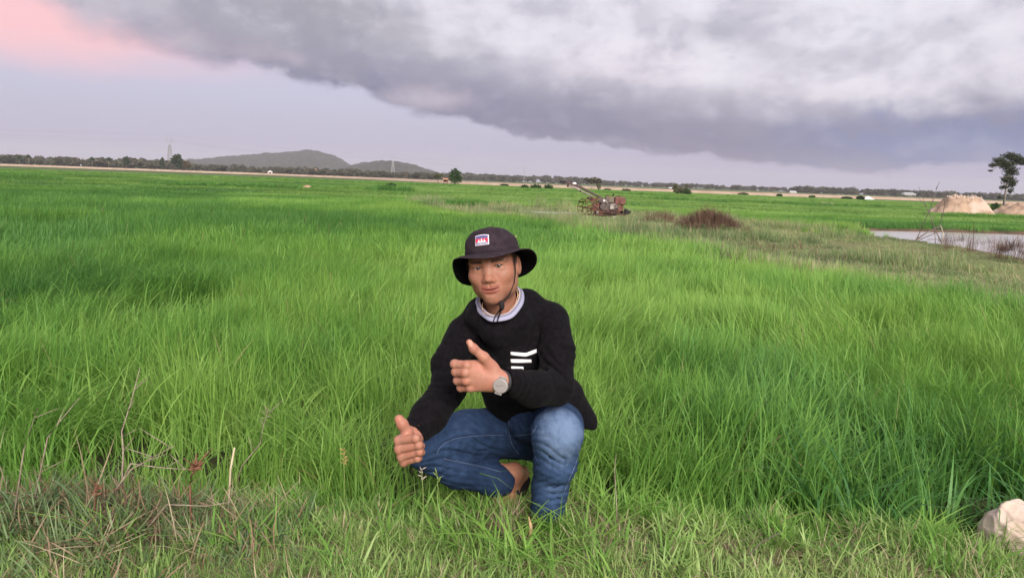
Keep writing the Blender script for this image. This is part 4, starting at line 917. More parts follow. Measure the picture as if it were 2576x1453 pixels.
    tb('exhaust', [(1490, 660, 0.05), (1495, 625, 0.05), (1512, 600, 0.05)], [0.03, 0.03, 0.022], RUST); bx('air_cleaner', 1590, 835, 1662, 940, -0.2, -0.05, RUSTY_RED, 0.02); bx('front_plate', 1662, 820, 1705, 940, -0.12, 0.14, RUST, 0.01); bx('name_plate', 1290, 722, 1328, 757, -0.235, -0.222, WHITEP, 0.0); MB().lathe(q(1190, 975, -0.2), [(0.01, -0.03), (0.05, -0.03), (0.05, 0.03), (0.01, 0.03)], (0.4, 1, 0.2), 12).build('drain_drum', PALEM, root)
    for dy in (-0.17, 0.15):
        a, b = q(1060, 935, dy), q(1760, 1015, dy); v = b - a; e = v / np.linalg.norm(v); MB().box((a + b) / 2, (np.linalg.norm(v), 0.05, 0.07), np.stack([e, (0, 1, 0), np.cross(e, (0, 1, 0))], 1)).build('frame_rail', RUST, root, bevel=0.006)
    bx('cross_member', 1230, 960, 1300, 1010, -0.16, 0.14, RUST); bx('cross_member', 1560, 985, 1640, 1030, -0.16, 0.14, RUST); bx('skid_plate', 1100, 990, 1500, 1040, -0.14, 0.12, RUST, 0.01, 0.8); tb('front_bar', [(1470, 1058, -0.26), (1540, 1050, -0.26), (1612, 1046, -0.26)], 0.026, PALEM); tb('tow_bar', [(1640, 1010, 0), (1720, 985, 0), (1800, 1000, 0)], 0.024, RUST)
    bx('sump', 1110, 925, 1660, 1030, -0.13, 0.13, mottled('oily_iron', (0.045, 0.032, 0.028), (0.11, 0.065, 0.05), 9, 0.7, 0.3, bump=0.006), 0.02, 0.85); bx('tool_box', 1560, 930, 1640, 985, -0.21, -0.14, RUST, 0.01); tb('muffler', [(1395, 700, 0.1), (1395, 640, 0.1)], 0.05, RUST); tb('linkage', [(1080, 830, -0.2), (1260, 945, -0.2), (1480, 985, -0.2)], 0.014, DKBAR); tb('linkage', [(1120, 960, -0.22), (1350, 925, -0.22), (1500, 950, -0.22)], 0.012, RUST); tb('stay', [(1170, 690, -0.18), (1090, 820, -0.18)], 0.02, RUST); tb('stay', [(1330, 740, -0.2), (1380, 790, -0.2)], 0.022, PALEM)
    tb('hose', [(1700, 870, -0.05), (1745, 885, -0.05), (1790, 930, -0.05), (1850, 980, -0.05)], 0.013, BLACKM)
    for i, (cx, cy, s) in enumerate(((1765, 940, 0.085), (1805, 965, 0.07), (1845, 950, 0.05), (1690, 965, 0.06))): MB().lathe(q(cx, cy, -0.05 + 0.05 * i), [(0.01, -s * 0.5), (s, -s * 0.4), (s, s * 0.4), (s * 0.4, s * 0.5)], (0.6, 1, 0.2 * i), 12).build('pulley', BLACKM, root)
build_tiller()

M_WILT = grass_mat('wilted_leaf', (0.07, 0.13, 0.05), (0.16, 0.24, 0.10), (0.28, 0.36, 0.19), dry=(0.3, 0.2, 0.13), dryness=0.2, transl=0.25)
C_LUSHW = source('wilted_clumps')
for _k in range(5): clump('wilted_clump', 16, M_WILT, 0.07, (0.12, 0.32), (0.006, 0.013), (0.5, 0.4), (0.9, 0.6), 0.2, 4, C_LUSHW)
# ------------------------------------------------------------------ bare branches by the canal
TWIG = mottled('dead_twig', (0.11, 0.085, 0.075), (0.20, 0.16, 0.14), 14, 0.9)
def branches():
    b = on_ground(2350, 606); Y = b[1]; root = empty('bare_branches', (b[0], b[1], float(height(b[0], b[1])))); tag(root, 'bare leafless branches sticking up at the edge of the canal', 'branches'); o = np.array(root.location); u = Y / FPX
    def p(cx, cy, d=0.0): return at(1674.4 + cx * 0.35, 360.6 + cy * 0.35, Y + d) - o
    S = [([(1800, 700), (1860, 560), (1900, 480), (1930, 395), (1950, 310)], 0.022), ([(1990, 725), (1940, 630), (1910, 540), (1870, 450), (1820, 310)], 0.020), ([(1930, 640), (1985, 540), (2005, 450), (2010, 400), (1995, 335)], 0.018), ([(1790, 700), (1900, 625), (1960, 600), (2010, 610)], 0.026), ([(1830, 690), (1950, 640), (2050, 620)], 0.018), ([(1940, 730), (1935, 640), (1930, 600)], 0.014), ([(2000, 730), (1995, 640), (1975, 585)], 0.024), ([(1880, 690), (2000, 690), (2060, 675)], 0.014), ([(2080, 720), (2070, 660), (2045, 610)], 0.010)]
    g = np.random.default_rng(2)
    for i, (pts, r) in enumerate(S):
        P = [p(x, y, 0.1 * math.sin(i)) for x, y in pts]; st = MB().tube(P, list(np.linspace(r * 0.65, r * 0.22, len(P))), 6).build('branch', principled('snapped_pale_wood', (0.5, 0.42, 0.33), 0.8)[0] if i == 6 else TWIG, root, True)
        for _ in range(4 if i < 3 else 1):
            k = g.integers(1, len(P)); a = P[k] + (P[k - 1] - P[k]) * g.uniform(0, 0.9); d = np.array([g.normal(0, 0.15), g.normal(0, 0.1), g.uniform(0.1, 0.3)]); MB().tube([a, a + d], [r * 0.35, r * 0.12], 4).build('twig', TWIG, st)
branches()
def canal_reeds():
    g = np.random.default_rng(12); P = []
    for px, py, n, w in ((2420, 630, 6, 0.5), (2460, 636, 6, 0.35), (2500, 646, 5, 0.3), (2550, 658, 10, 0.3), (2300, 610, 4, 0.5)): P.append(on_ground(px, py)[:2] + g.normal(0, w, (n, 2)))
    xy = np.vstack(P); n = len(xy); s = g.uniform(0.8, 1.3, n)
    scatter('dry_reeds', xy, g.uniform(-3.14, 3.14, n), np.column_stack([s * 0.5, s * 0.5, s * 1.7]), g.integers(0, 5, n), g.uniform(0, 1, n), C_BROWN, label='thin dry reeds standing along the near canal bank', cat='reeds')
    c = on_ground(2150, 592)[:2]; xy = c + g.normal(0, 0.45, (40, 2)) * (1.6, 0.7); n = len(xy)
    scatter('water_weed', xy, g.uniform(-3.14, 3.14, n), g.uniform(0.35, 0.6, n), g.integers(0, 5, n), g.uniform(0.7, 1, n), C_DYKE, label='light green creeper at the end of the canal', cat='weeds')
    A, B = on_ground(1880, 636)[:2], on_ground(2200, 662)[:2]; n = 130; xy = A + (B - A) * g.uniform(size=(n, 1)) + g.normal(0, 0.35, (n, 2))
    scatter('dark_tussocks', xy, g.uniform(-3.14, 3.14, n), g.uniform(0.3, 0.6, n), g.integers(0, 5, n), g.uniform(0, 0.3, n), C_LUSHW, label='dark green tussocks on the bund slope above the rice', cat='grass')
canal_reeds()

# ------------------------------------------------------------------ crumpled sack at the right edge
def sack():
    c = at(2592, 1328, 2.56); c[2] = float(height(c[0], c[1])); n = 110; A = np.linspace(0, 2 * math.pi, n, endpoint=False); V = []; F = []; m = 52
    g = np.random.default_rng(4); dirs = g.normal(size=(26, 3)); dirs[:, 2] = np.abs(dirs[:, 2]); dirs /= np.linalg.norm(dirs, axis=1)[:, None]; off = g.uniform(0.90, 1.08, 26)
    for j in range(m):
        ph = (j / (m - 1)) * math.pi * 0.5
        for a in A:
            d = np.array([math.cos(a) * math.cos(ph), math.sin(a) * math.cos(ph), math.sin(ph)])
            r = 1.0
            for dv, o_ in zip(dirs, off):                      # slack planes of stiff woven plastic
                t = d @ dv
                if t > 0.2: r = min(r, o_ / t)
            rd = lambda f, s_: 1 - abs(2 * float(vnoise(d[0] * f + 5 + d[2] * f * 0.6, d[1] * f + 9 - d[2] * f * 0.5, s_)) - 1)
            r = r * (0.88 + 0.13 * rd(1.3, 71) ** 3 + 0.05 * rd(3.2, 72) ** 3 + 0.012 * rd(8, 73)); V.append(d * r * np.array([0.165, 0.15, 0.20]) + np.array([-0.03 * math.sin(ph), 0.03 * math.sin(ph), -0.01]))
    for j in range(m - 1):
        for k in range(n): F.append((j * n + k, j * n + (k + 1) % n, (j + 1) * n + (k + 1) % n, (j + 1) * n + k))
    mt, T, p = principled('dirty_woven_plastic', rough=0.55, spec=0.3); tc = T.new('ShaderNodeTexCoord').outputs['Object']
    sp = T.new('ShaderNodeSeparateXYZ'); T.l.new(tc, sp.inputs[0])
    col = T.mix(T.sstep(T.noise(tc, 9, 5), 0.4, 0.65), (0.60, 0.48, 0.40), (0.47, 0.36, 0.28)); col = T.mix(T.mul(T.sstep(T.add(sp.outputs[2], T.mul(T.noise(tc, 14, 4), 0.10)), 0.12, 0.04), 0.75), col, (0.30, 0.20, 0.155)); T.l.new(col, p.inputs['Base Color'])
    bn = T.new('ShaderNodeBump'); bn.inputs['Strength'].default_value = 0.5; bn.inputs['Distance'].default_value = 0.006; T.l.new(T.noise(tc, 28, 5), bn.inputs['Height']); T.l.new(bn.outputs[0], p.inputs['Normal'])
    o = mesh_obj('plastic_sack', V, F, mt, None, True); o.location = c; o.rotation_euler = (0, 0, 0.5); tag(o, 'crumpled dirty beige plastic sack lying at the lower right edge', 'sack')
sack()

# ------------------------------------------------------------------ heap of cut weeds at the left, sticks and single stems
STALK = mottled('grey_stalk', (0.22, 0.17, 0.13), (0.34, 0.29, 0.22), 30, 0.9); STRAWM = mottled('straw_stalk', (0.45, 0.37, 0.24), (0.55, 0.47, 0.33), 40, 0.8); REDBR = mottled('red_brown_dry_leaf', (0.15, 0.062, 0.040), (0.24, 0.12, 0.075), 50, 0.9); GREENS = mottled('green_stalk', (0.16, 0.24, 0.06), (0.25, 0.32, 0.1), 30, 0.8)
def weed_heap():
    g = np.random.default_rng(14)
    c = np.array([-1.35, 2.36])
    def pts(n, sx, sy): q = c + g.normal(0, 1, (n, 2)) * (sx, sy); return q[(q[:, 0] < -0.62) & (q[:, 1] < 2.75)]
    hz = lambda q: height(q[:, 0], q[:, 1]) + 0.10 * np.exp(-((q[:, 0] + 1.45) / 0.5) ** 2 - ((q[:, 1] - 2.42) / 0.22) ** 2) * g.uniform(0.2, 1.0, len(q))
    q = pts(30, 0.30, 0.09); n = len(q); s = g.uniform(0.22, 0.45, n)
    scatter('cut_brown_weeds', q, g.uniform(-3.14, 3.14, n), s, g.integers(0, 5, n), g.uniform(0, 0.8, n), C_BROWN, z=hz(q), tilt=g.normal(0, 0.5, (n, 2)), label='heap of cut dead brown weeds in the lower left corner', cat='weeds')
    q = pts(250, 0.40, 0.14); n = len(q)
    scatter('cut_green_weeds', q, g.uniform(-3.14, 3.14, n), g.uniform(0.35, 0.65, n), g.integers(0, 5, n), g.uniform(0.1, 0.8, n), C_LUSHW, z=hz(q), tilt=g.normal(0, 0.4, (n, 2)), label='wilted grey-green leaves mixed into the lower left weed heap', cat='weeds')
    q = pts(22, 0.36, 0.12); n = len(q)
    scatter('heap_straw', q, g.uniform(-3.14, 3.14, n), g.uniform(0.8, 1.6, n), g.integers(0, 5, n), g.uniform(0, 1, n), C_STRAW, z=hz(q) + 0.04, tilt=g.normal(0, 0.5, (n, 2)), label='loose straw lying across the lower left weed heap', cat='straw')
weed_heap()

def stem(name, label, pts, r, mat, cat='stalk', group=None, side=0, seeds=None, tipr=0.3):
    """a single stalk standing on the ground; pts are photo positions with a distance"""
    P = [at(*p) for p in pts]; o = P[0].copy(); o[2] = float(height(o[0], o[1])) - 0.01; P[0] = o
    root = empty(name, tuple(o)); tag(root, label, cat, group); L = [p - o for p in P]; g = np.random.default_rng(int(pts[0][0]))
    MB().tube(L, list(np.linspace(r, r * tipr, len(L))), 6).build('stem', mat, root, True)
    for _ in range(side):
        k = g.integers(1, len(L)); a = L[k - 1] + (L[k] - L[k - 1]) * g.uniform(0.2, 1.0); d = np.array([g.normal(0, 0.05), g.normal(0, 0.03), g.uniform(0.01, 0.06)]); MB().tube([a, a + d * 0.6, a + d], [r * 0.5, r * 0.4, r * 0.2], 5).build('twig', mat, root, True)
    if seeds:
        n, spread, sz, sm = seeds
        for i in range(n):
            a = L[-1] + (L[-2] - L[-1]) * (i / n) * 0.7; d = np.array([g.normal(0, 1), g.normal(0, 0.6), abs(g.normal(0.6, 0.5))]); d = d / np.linalg.norm(d) * spread; MB().tube([a, a + d * 0.5, a + d], [sz * 0.4, sz, sz * 0.2], 5).build('spikelet', sm, root, True)
    return root
GST = 'dry stalks standing out of the weed heap'
stem('dry_stalk', 'tallest dry stalk with feathery tip at left, reaching over the rice', [(298, 1215, 2.40), (310, 1130, 2.42), (306, 1085, 2.43), (330, 1010, 2.45), (352, 925, 2.47)], 0.0035, STALK, 'stalk', GST, 5)
stem('dry_stalk', 'dry stalk leaning left out of the weed heap near the left edge', [(60, 1180, 2.36), (120, 1100, 2.38), (150, 1060, 2.38), (200, 1000, 2.38)], 0.003, STALK, 'stalk', GST, 4)
stem('dry_stalk', 'long grey stalk sloping up to the right from the weed heap', [(200, 1230, 2.36), (330, 1180, 2.36), (420, 1130, 2.38), (440, 1120, 2.38)], 0.003, STALK, 'stalk', GST, 5)
stem('dry_stalk', 'arched grey stalk in the middle of the weed heap', [(240, 1190, 2.40), (330, 1165, 2.38), (400, 1175, 2.38), (470, 1180, 2.38)], 0.0035, STALK, 'stalk', GST, 3)
stem('dry_stalk', 'thin stalk with a fine seed plume left of the man', [(560, 1215, 2.50), (610, 1170, 2.52), (655, 1115, 2.54), (660, 1080, 2.54), (676, 1025, 2.55)], 0.003, STALK, 'stalk', GST, 4, (8, 0.022, 0.0016, STALK))
stem('straw_stub', 'upright pale broken straw right of the weed heap', [(572, 1235, 2.50), (580, 1180, 2.50), (590, 1125, 2.51)], 0.0045, STRAWM, 'straw', None, 0, None, 0.7)
stem('dry_stalk', 'fallen grey stick lying across the front of the weed heap', [(330, 1270, 2.30), (420, 1268, 2.29), (520, 1272, 2.28), (580, 1262, 2.28)], 0.003, STALK, 'stick', None, 2)
stem('dry_stalk', 'dry stalk pointing to the upper left corner of the weed heap', [(20, 1250, 2.30), (60, 1130, 2.32), (75, 1085, 2.32), (95, 1025, 2.33)], 0.003, STALK, 'stalk', GST, 3)
stem('dried_weed', 'rust-brown dried weed with curled leaves on the weed heap', [(480, 1270, 2.36), (478, 1225, 2.36), (482, 1195, 2.36), (500, 1165, 2.36)], 0.004, REDBR, 'weed', None, 6, (30, 0.024, 0.0034, REDBR))
stem('dried_weed', 'small red-brown withered weed at the far left of the heap', [(240, 1290, 2.30), (238, 1255, 2.30), (248, 1225, 2.30)], 0.003, REDBR, 'weed', None, 4, (14, 0.018, 0.003, REDBR))
stem('seed_grass', 'sedge with brown tufted seed head left of the lower fist', [(868, 1255, 2.58), (866, 1190, 2.56), (864, 1130, 2.56)], 0.002, GREENS, 'grass stem', None, 0, (16, 0.016, 0.0018, mottled('sedge_seed', (0.42, 0.34, 0.12), (0.38, 0.24, 0.1), 40)))
stem('seed_grass', 'grass stem with pale star-shaped seed head before the bent knee', [(1068, 1300, 2.42), (1064, 1230, 2.40), (1061, 1180, 2.40)], 0.0022, GREENS, 'grass stem', None, 0, (8, 0.017, 0.0020, mottled('pale_seed', (0.42, 0.34, 0.30), (0.5, 0.42, 0.36), 40)))
stem('seed_grass', 'green budding grass stem right of the pale seed head', [(1100, 1290, 2.42), (1102, 1230, 2.41), (1099, 1190, 2.41)], 0.002, GREENS, 'grass stem', None, 0, (8, 0.020, 0.0022, GREENS))
stem('straw_stub', 'single brown straw standing in the rice right of the man', [(1556, 1310, 2.50), (1550, 1250, 2.52), (1546, 1180, 2.54), (1550, 1142, 2.55)], 0.0024, STALK, 'straw')
stem('dry_stalk', 'thin brown stick lying on the mown bund at lower right', [(1862, 1392, 2.33), (1915, 1362, 2.36), (1970, 1335, 2.39)], 0.003, TWIG, 'stick')
stem('dry_leaf', 'upright orange-brown dry leaf in front of the man\'s shoe', [(1338, 1345, 2.36), (1335, 1320, 2.36), (1330, 1298, 2.36)], 0.011, mottled('orange_dry_leaf', (0.42, 0.24, 0.12), (0.5, 0.34, 0.2), 40), 'leaf', None, 0, None, 0.1)
def tall_blades():
    g = np.random.default_rng(15); me_pts = [(1163, 1320, 2.38), (1125, 1310, 2.40), (975, 1330, 2.36), (1560, 1330, 2.37), (1394, 1310, 2.40), (1420, 1300, 2.42), (1270, 1390, 2.28), (1190, 1420, 2.24), (520, 1400, 2.24), (300, 1400, 2.25), (330, 1330, 2.3), (1700, 1390, 2.3), (1480, 1440, 2.2), (2360, 1400, 2.32), (2480, 1385, 2.35), (830, 1390, 2.26), (640, 1350, 2.3), (1330, 1430, 2.22), (1950, 1330, 2.4), (2100, 1340, 2.4)]
    xy = np.array([at(*p)[:2] for p in me_pts]); n = len(xy)
    scatter('long_blades', xy + g.normal(0, 0.03, xy.shape), g.uniform(-3.14, 3.14, n), np.column_stack([g.uniform(0.8, 1.3, n)] * 2 + [g.uniform(0.2, 0.4, n)]), g.integers(0, 6, n), g.uniform(0.5, 1, n), C_TUFT, label='longer green blades left standing on the mown bund', cat='grass')
tall_blades()

# ------------------------------------------------------------------ the crouching man: signed-distance modelling, meshed with surface nets
def smin(a, b, k):
    h = np.clip(0.5 + 0.5 * (b - a) / k, 0, 1); return b * (1 - h) + a * h - k * h * (1 - h)
def smax(a, b, k): return -smin(-a, -b, k)
def sph(P, c, r): return np.linalg.norm(P - c, axis=1) - r
def ell(P, c, r, B=None):
    q = P - np.asarray(c)
    if B is not None: q = q @ np.asarray(B).T
    r = np.asarray(r, float); k0 = np.linalg.norm(q / r, axis=1); k1 = np.linalg.norm(q / (r * r), axis=1)
    return k0 * (k0 - 1) / (k1 + 1e-9)
def cone(P, a, b, ra, rb, sq=None):
    a = np.asarray(a, float); b = np.asarray(b, float); e = b - a; t = np.clip(((P - a) @ e) / (e @ e + 1e-12), 0, 1)
    q = P - a - t[:, None] * e
    return np.linalg.norm(q, axis=1) - (ra + (rb - ra) * t)
def chain(P, pts, rs, k=0.01):
    d = None
    for i in range(len(pts) - 1):
        c = cone(P, pts[i], pts[i + 1], rs[i], rs[i + 1]); d = c if d is None else smin(d, c, k)
    return d
def fold(P, c, dirn, lam, R_, amp, bend=0.0, side=None, ph=0.0):
    """a bundle of soft cloth creases round the point c"""
    q = P - np.asarray(c); dirn = np.asarray(dirn, float); dirn = dirn / np.linalg.norm(dirn)
    u = q @ dirn
    if side is not None: u = u + bend * (q @ np.asarray(side)) ** 2
    w = np.exp(-(q * q).sum(1) / (R_ * R_))
    n1 = np.sin(q[:, 0] * 31 + ph) * np.sin(q[:, 2] * 27 + 1.3 + ph) + 0.6 * np.sin(q[:, 1] * 43 + q[:, 2] * 19)
    s = np.sin(u * 2 * math.pi / (lam * 1.7) + ph + 1.5 * n1)
    return amp * w * (1 - np.abs(s)) ** 1.3 * (1.1 + 0.5 * np.sin(q[:, 0] * 53 + q[:, 2] * 37 + ph))
def wob(P, f, a, s=0.0):
    return a * (np.sin(P[:, 0] * f + 1.7 * np.sin(P[:, 2] * f * 0.7 + s)) * np.sin(P[:, 2] * f * 0.9 + 1.3 * np.sin(P[:, 1] * f * 0.8 + s)) + 0.5 * np.sin(P[:, 1] * f * 1.3 + P[:, 0] * f * 0.6 + s))

def nets(f, lo, hi, h, margin=2.2):
    lo = np.asarray(lo, float); hi = np.asarray(hi, float); S = 4
    nc = np.ceil((hi - lo) / (h * S)).astype(int)
    cx, cy, cz = [lo[i] + (np.arange(nc[i]) + 0.5) * h * S for i in range(3)]
    CG = np.stack(np.meshgrid(cx, cy, cz, indexing='ij'), -1).reshape(-1, 3)
    fc = np.concatenate([f(c) for c in np.array_split(CG, max(1, len(CG) // 200000))]).reshape(nc)
    act = np.abs(fc) < h * S * 0.87 * margin
    n = nc * S + 1
    G = np.repeat(np.repeat(np.repeat(np.where(fc < 0, -1.0, 1.0), S, 0), S, 1), S, 2)
    G = np.pad(G, ((0, 1),) * 3, mode='edge').astype(np.float32)
    M = np.zeros(n, bool); am = np.repeat(np.repeat(np.repeat(act, S, 0), S, 1), S, 2)
    for dx in (0, 1):
        for dy in (0, 1):
            for dz in (0, 1): M[dx:dx + am.shape[0], dy:dy + am.shape[1], dz:dz + am.shape[2]] |= am
    I = np.argwhere(M); P = lo + I * h
    vals = np.concatenate([f(c) for c in np.array_split(P, max(1, len(P) // 200000))])
    G[M] = vals
    s = G < 0
    cs = [s[a:n[0] - 1 + a, b:n[1] - 1 + b, c:n[2] - 1 + c] for a in (0, 1) for b in (0, 1) for c in (0, 1)]
    cnt = sum(c.astype(np.int8) for c in cs); A = (cnt > 0) & (cnt < 8)
    idx = np.argwhere(A); vid = np.full(A.shape, -1, np.int32); vid[A] = np.arange(len(idx))
    acc = np.zeros((len(idx), 3)); num = np.zeros(len(idx))
    corners = [np.array((a, b, c)) for a in (0, 1) for b in (0, 1) for c in (0, 1)]
    cv = [G[idx[:, 0] + c[0], idx[:, 1] + c[1], idx[:, 2] + c[2]] for c in corners]
    for i in range(8):
        for j in range(i + 1, 8):
            if np.abs(corners[i] - corners[j]).sum() != 1: continue
            m = (cv[i] < 0) != (cv[j] < 0); t = cv[i] / (cv[i] - cv[j] + 1e-12)
            p = corners[i] + t[:, None] * (corners[j] - corners[i]); acc[m] += p[m]; num[m] += 1
    V = lo + (idx + acc / num[:, None]) * h
    Fs = []
    for ax in range(3):
        o1, o2 = (ax + 1) % 3, (ax + 2) % 3
        sl0 = [slice(None)] * 3; sl1 = [slice(None)] * 3; sl0[ax] = slice(0, -1); sl1[ax] = slice(1, None)
        ch = s[tuple(sl0)] != s[tuple(sl1)]; E = np.argwhere(ch)
        E = E[(E[:, o1] > 0) & (E[:, o2] > 0) & (E[:, o1] < n[o1] - 1) & (E[:, o2] < n[o2] - 1)]
        ins = s[E[:, 0], E[:, 1], E[:, 2]]
        def c_(d1, d2):
            q = E.copy(); q[:, o1] -= d1; q[:, o2] -= d2; return vid[q[:, 0], q[:, 1], q[:, 2]]
        Q = np.stack([c_(1, 1), c_(0, 1), c_(0, 0), c_(1, 0)], 1); Q[~ins] = Q[~ins][:, ::-1]
        Fs.append(Q)
    F = np.vstack(Fs); F = F[(F >= 0).all(1)]
    return V, F
def relax(V, F, it=2, lam=0.5):
    e = np.vstack([F[:, [0, 1]], F[:, [1, 2]], F[:, [2, 3]], F[:, [3, 0]]]); e = np.vstack([e, e[:, ::-1]])
    deg = np.bincount(e[:, 0], minlength=len(V))[:, None]
    for _ in range(it):
        acc = np.stack([np.bincount(e[:, 0], V[e[:, 1], k], len(V)) for k in range(3)], 1)
        V = V * (1 - lam) + lam * acc / np.maximum(deg, 1)
    return V

# ---- joints, surveyed from the photograph
J = dict(
    pelvis=at(1335, 1085, 2.80), hipL=at(1400, 1085, 2.80), hipR=at(1285, 1085, 2.78),
    kneeL=at(1402, 1090, 2.45), ankL=at(1378, 1245, 2.56), toeL=at(1372, 1292, 2.43),
    kneeR=at(1068, 1122, 2.53), ankR=at(1293, 1188, 2.70), ballR=at(1283, 1242, 2.70), toeR=at(1262, 1262, 2.53),
    shL=at(1385, 812, 2.60), elL=at(1396, 972, 2.42), wrL=at(1262, 958, 2.205),
    shR=at(1168, 842, 2.585), elR=at(1128, 978, 2.43), wrR=at(1038, 1096, 2.235),
    neck=at(1262, 790, 2.555))
HC = at(1228.5, 671, 2.42)                      # point between the eyes, inside the head
_c = CP - HC; _c = _c / np.linalg.norm(_c)
def _rot(v, ax, a):
    ax = ax / np.linalg.norm(ax); return v * math.cos(a) + np.cross(ax, v) * math.sin(a) + ax * (ax @ v) * (1 - math.cos(a))
_up = UP - _c * (UP @ _c); _up /= np.linalg.norm(_up); _rt = np.cross(_up, _c)
_up = _rot(_up, _c, R(7.0)); _rt = _rot(_rt, _c, R(7.0))
HF = _rot(_c, _up, -R(13)); HX = np.cross(_up, HF) ; HX /= np.linalg.norm(HX); HZ = _up
_t = R(-3); HF, HZ = HF * math.cos(_t) + HZ * math.sin(_t), HZ * math.cos(_t) - HF * math.sin(_t)
HB = np.array([HX, HF, HZ])                   # rows: head axes in the world (x = picture right, y = forward, z = up)
HO = HC - HF * 0.075                          # head origin: on the axis between the ears, at eye level
def h2w(p): return HO + np.asarray(p, float) @ HB

def head_sdf(P):
    q = (P - HO) @ HB.T
    ax = q.copy(); ax[:, 0] = np.abs(ax[:, 0])
    d = ell(q, (0, -0.012, 0.028), (0.076, 0.094, 0.076))
    d = smin(d, ell(q, (0, 0.012, -0.012), (0.0725, 0.080, 0.085)), 0.03)
    d = smin(d, ell(q, (0, 0.022, -0.062), (0.0605, 0.062, 0.053)), 0.03)
    d = smin(d, ell(ax, (0.0435, 0.000, -0.060), (0.021, 0.036, 0.034)), 0.035)   # jaw angle
    d = smin(d, ell(q, (0, 0.064, -0.103), (0.027, 0.020, 0.018)), 0.026)         # chin
    d = smin(d, ell(ax, (0.046, 0.054, -0.026), (0.024, 0.022, 0.020)), 0.025)    # cheek bones
    d = smin(d, ell(q, (0, 0.066, -0.066), (0.034, 0.022, 0.026)), 0.024)         # muzzle
    d = smin(d, ell(ax, (0.030, 0.0755, 0.018), (0.030, 0.012, 0.009)), 0.018)     # brow
    d = smax(d, -ell(ax, (0.033, 0.098, 0.001), (0.020, 0.015, 0.0105)), 0.012)   # eye sockets
    d = smin(d, ell(ax, (0.033, 0.0725, -0.001), (0.0165, 0.0125, 0.0125)), 0.006) # lids over the eyeball
    d = smin(d, ell(ax, (0.034, 0.0815, 0.0062), (0.0155, 0.004, 0.0028)), 0.003)  # upper lid fold
    d = smin(d, ell(ax, (0.034, 0.0790, -0.0098), (0.015, 0.004, 0.0030)), 0.006)  # bag
    d = smax(d, -ell(ax, (0.0335, 0.0875, -0.0008 ), (0.0130, 0.010, 0.0031)), 0.0012)  # the slit between the lids
    d = smin(d, cone(q, (0, 0.080, 0.008), (0, 0.0955, -0.034), 0.0075, 0.0105), 0.016)  # nose bridge
    d = smin(d, ell(q, (0, 0.1000, -0.0380), (0.0125, 0.0115, 0.0095)), 0.010)
    d = smin(d, ell(ax, (0.0145, 0.0915, -0.0425), (0.0080, 0.0095, 0.0075)), 0.006)
    d = smax(d, -ell(ax, (0.0065, 0.1000, -0.0500), (0.0042, 0.0060, 0.0034)), 0.003)
    # lips: a bow above, a fuller one below, corners slightly raised
    cz = q[:, 0] ** 2 * 6.0
    u = q.copy(); u[:, 2] -= cz
    d = smax(d, -cone(q, (0, 0.0945, -0.052), (0, 0.0935, -0.0605), 0.0020, 0.0026), 0.004)
    d = smin(d, cone(u, (-0.019, 0.0805, -0.0675), (0.019, 0.0805, -0.0675), 0.0048, 0.0048), 0.006)
    d = smin(d, cone(u, (-0.009, 0.0862, -0.0670), (0.009, 0.0862, -0.0670), 0.0052, 0.0052), 0.005)
    d = smin(d, cone(u, (-0.012, 0.0838, -0.0778), (0.012, 0.0838, -0.0778), 0.0066, 0.0066), 0.005)
    d = smax(d, -ell(u, (0, 0.0915, -0.0722), (0.0270, 0.0065, 0.0010)), 0.0045)
    d = smin(d, ell(ax, (0.037, 0.0640, -0.038), (0.016, 0.014, 0.013)), 0.018)
    d = smax(d, -cone(u, (-0.012, 0.0915, -0.0875), (0.012, 0.0915, -0.0875), 0.0040, 0.0040), 0.007)
    # ears
    e = ell(ax, (0.0795, -0.006, -0.010), (0.010, 0.020, 0.031)); e = smax(e, -ell(ax, (0.0885, 0.000, -0.008), (0.005, 0.011, 0.018)), 0.006)
    d = smin(d, e, 0.006)
    # neck
    d = smin(d, cone(P, h2w((0, -0.030, -0.055)), J['neck'], 0.052, 0.057), 0.022)
    d = smin(d, cone(P, J['neck'], J['neck'] + np.array([0.0, 0.06, -0.08]), 0.056, 0.046), 0.03)
    d = smin(d, cone(P, h2w((0.030, 0.0, -0.075)), J['neck'] + np.array([0.004, -0.044, -0.012]), 0.012, 0.008), 0.022)
    d = smin(d, cone(P, h2w((-0.030, 0.0, -0.075)), J['neck'] + np.array([-0.012, -0.044, -0.012]), 0.012, 0.008), 0.022)
    return d

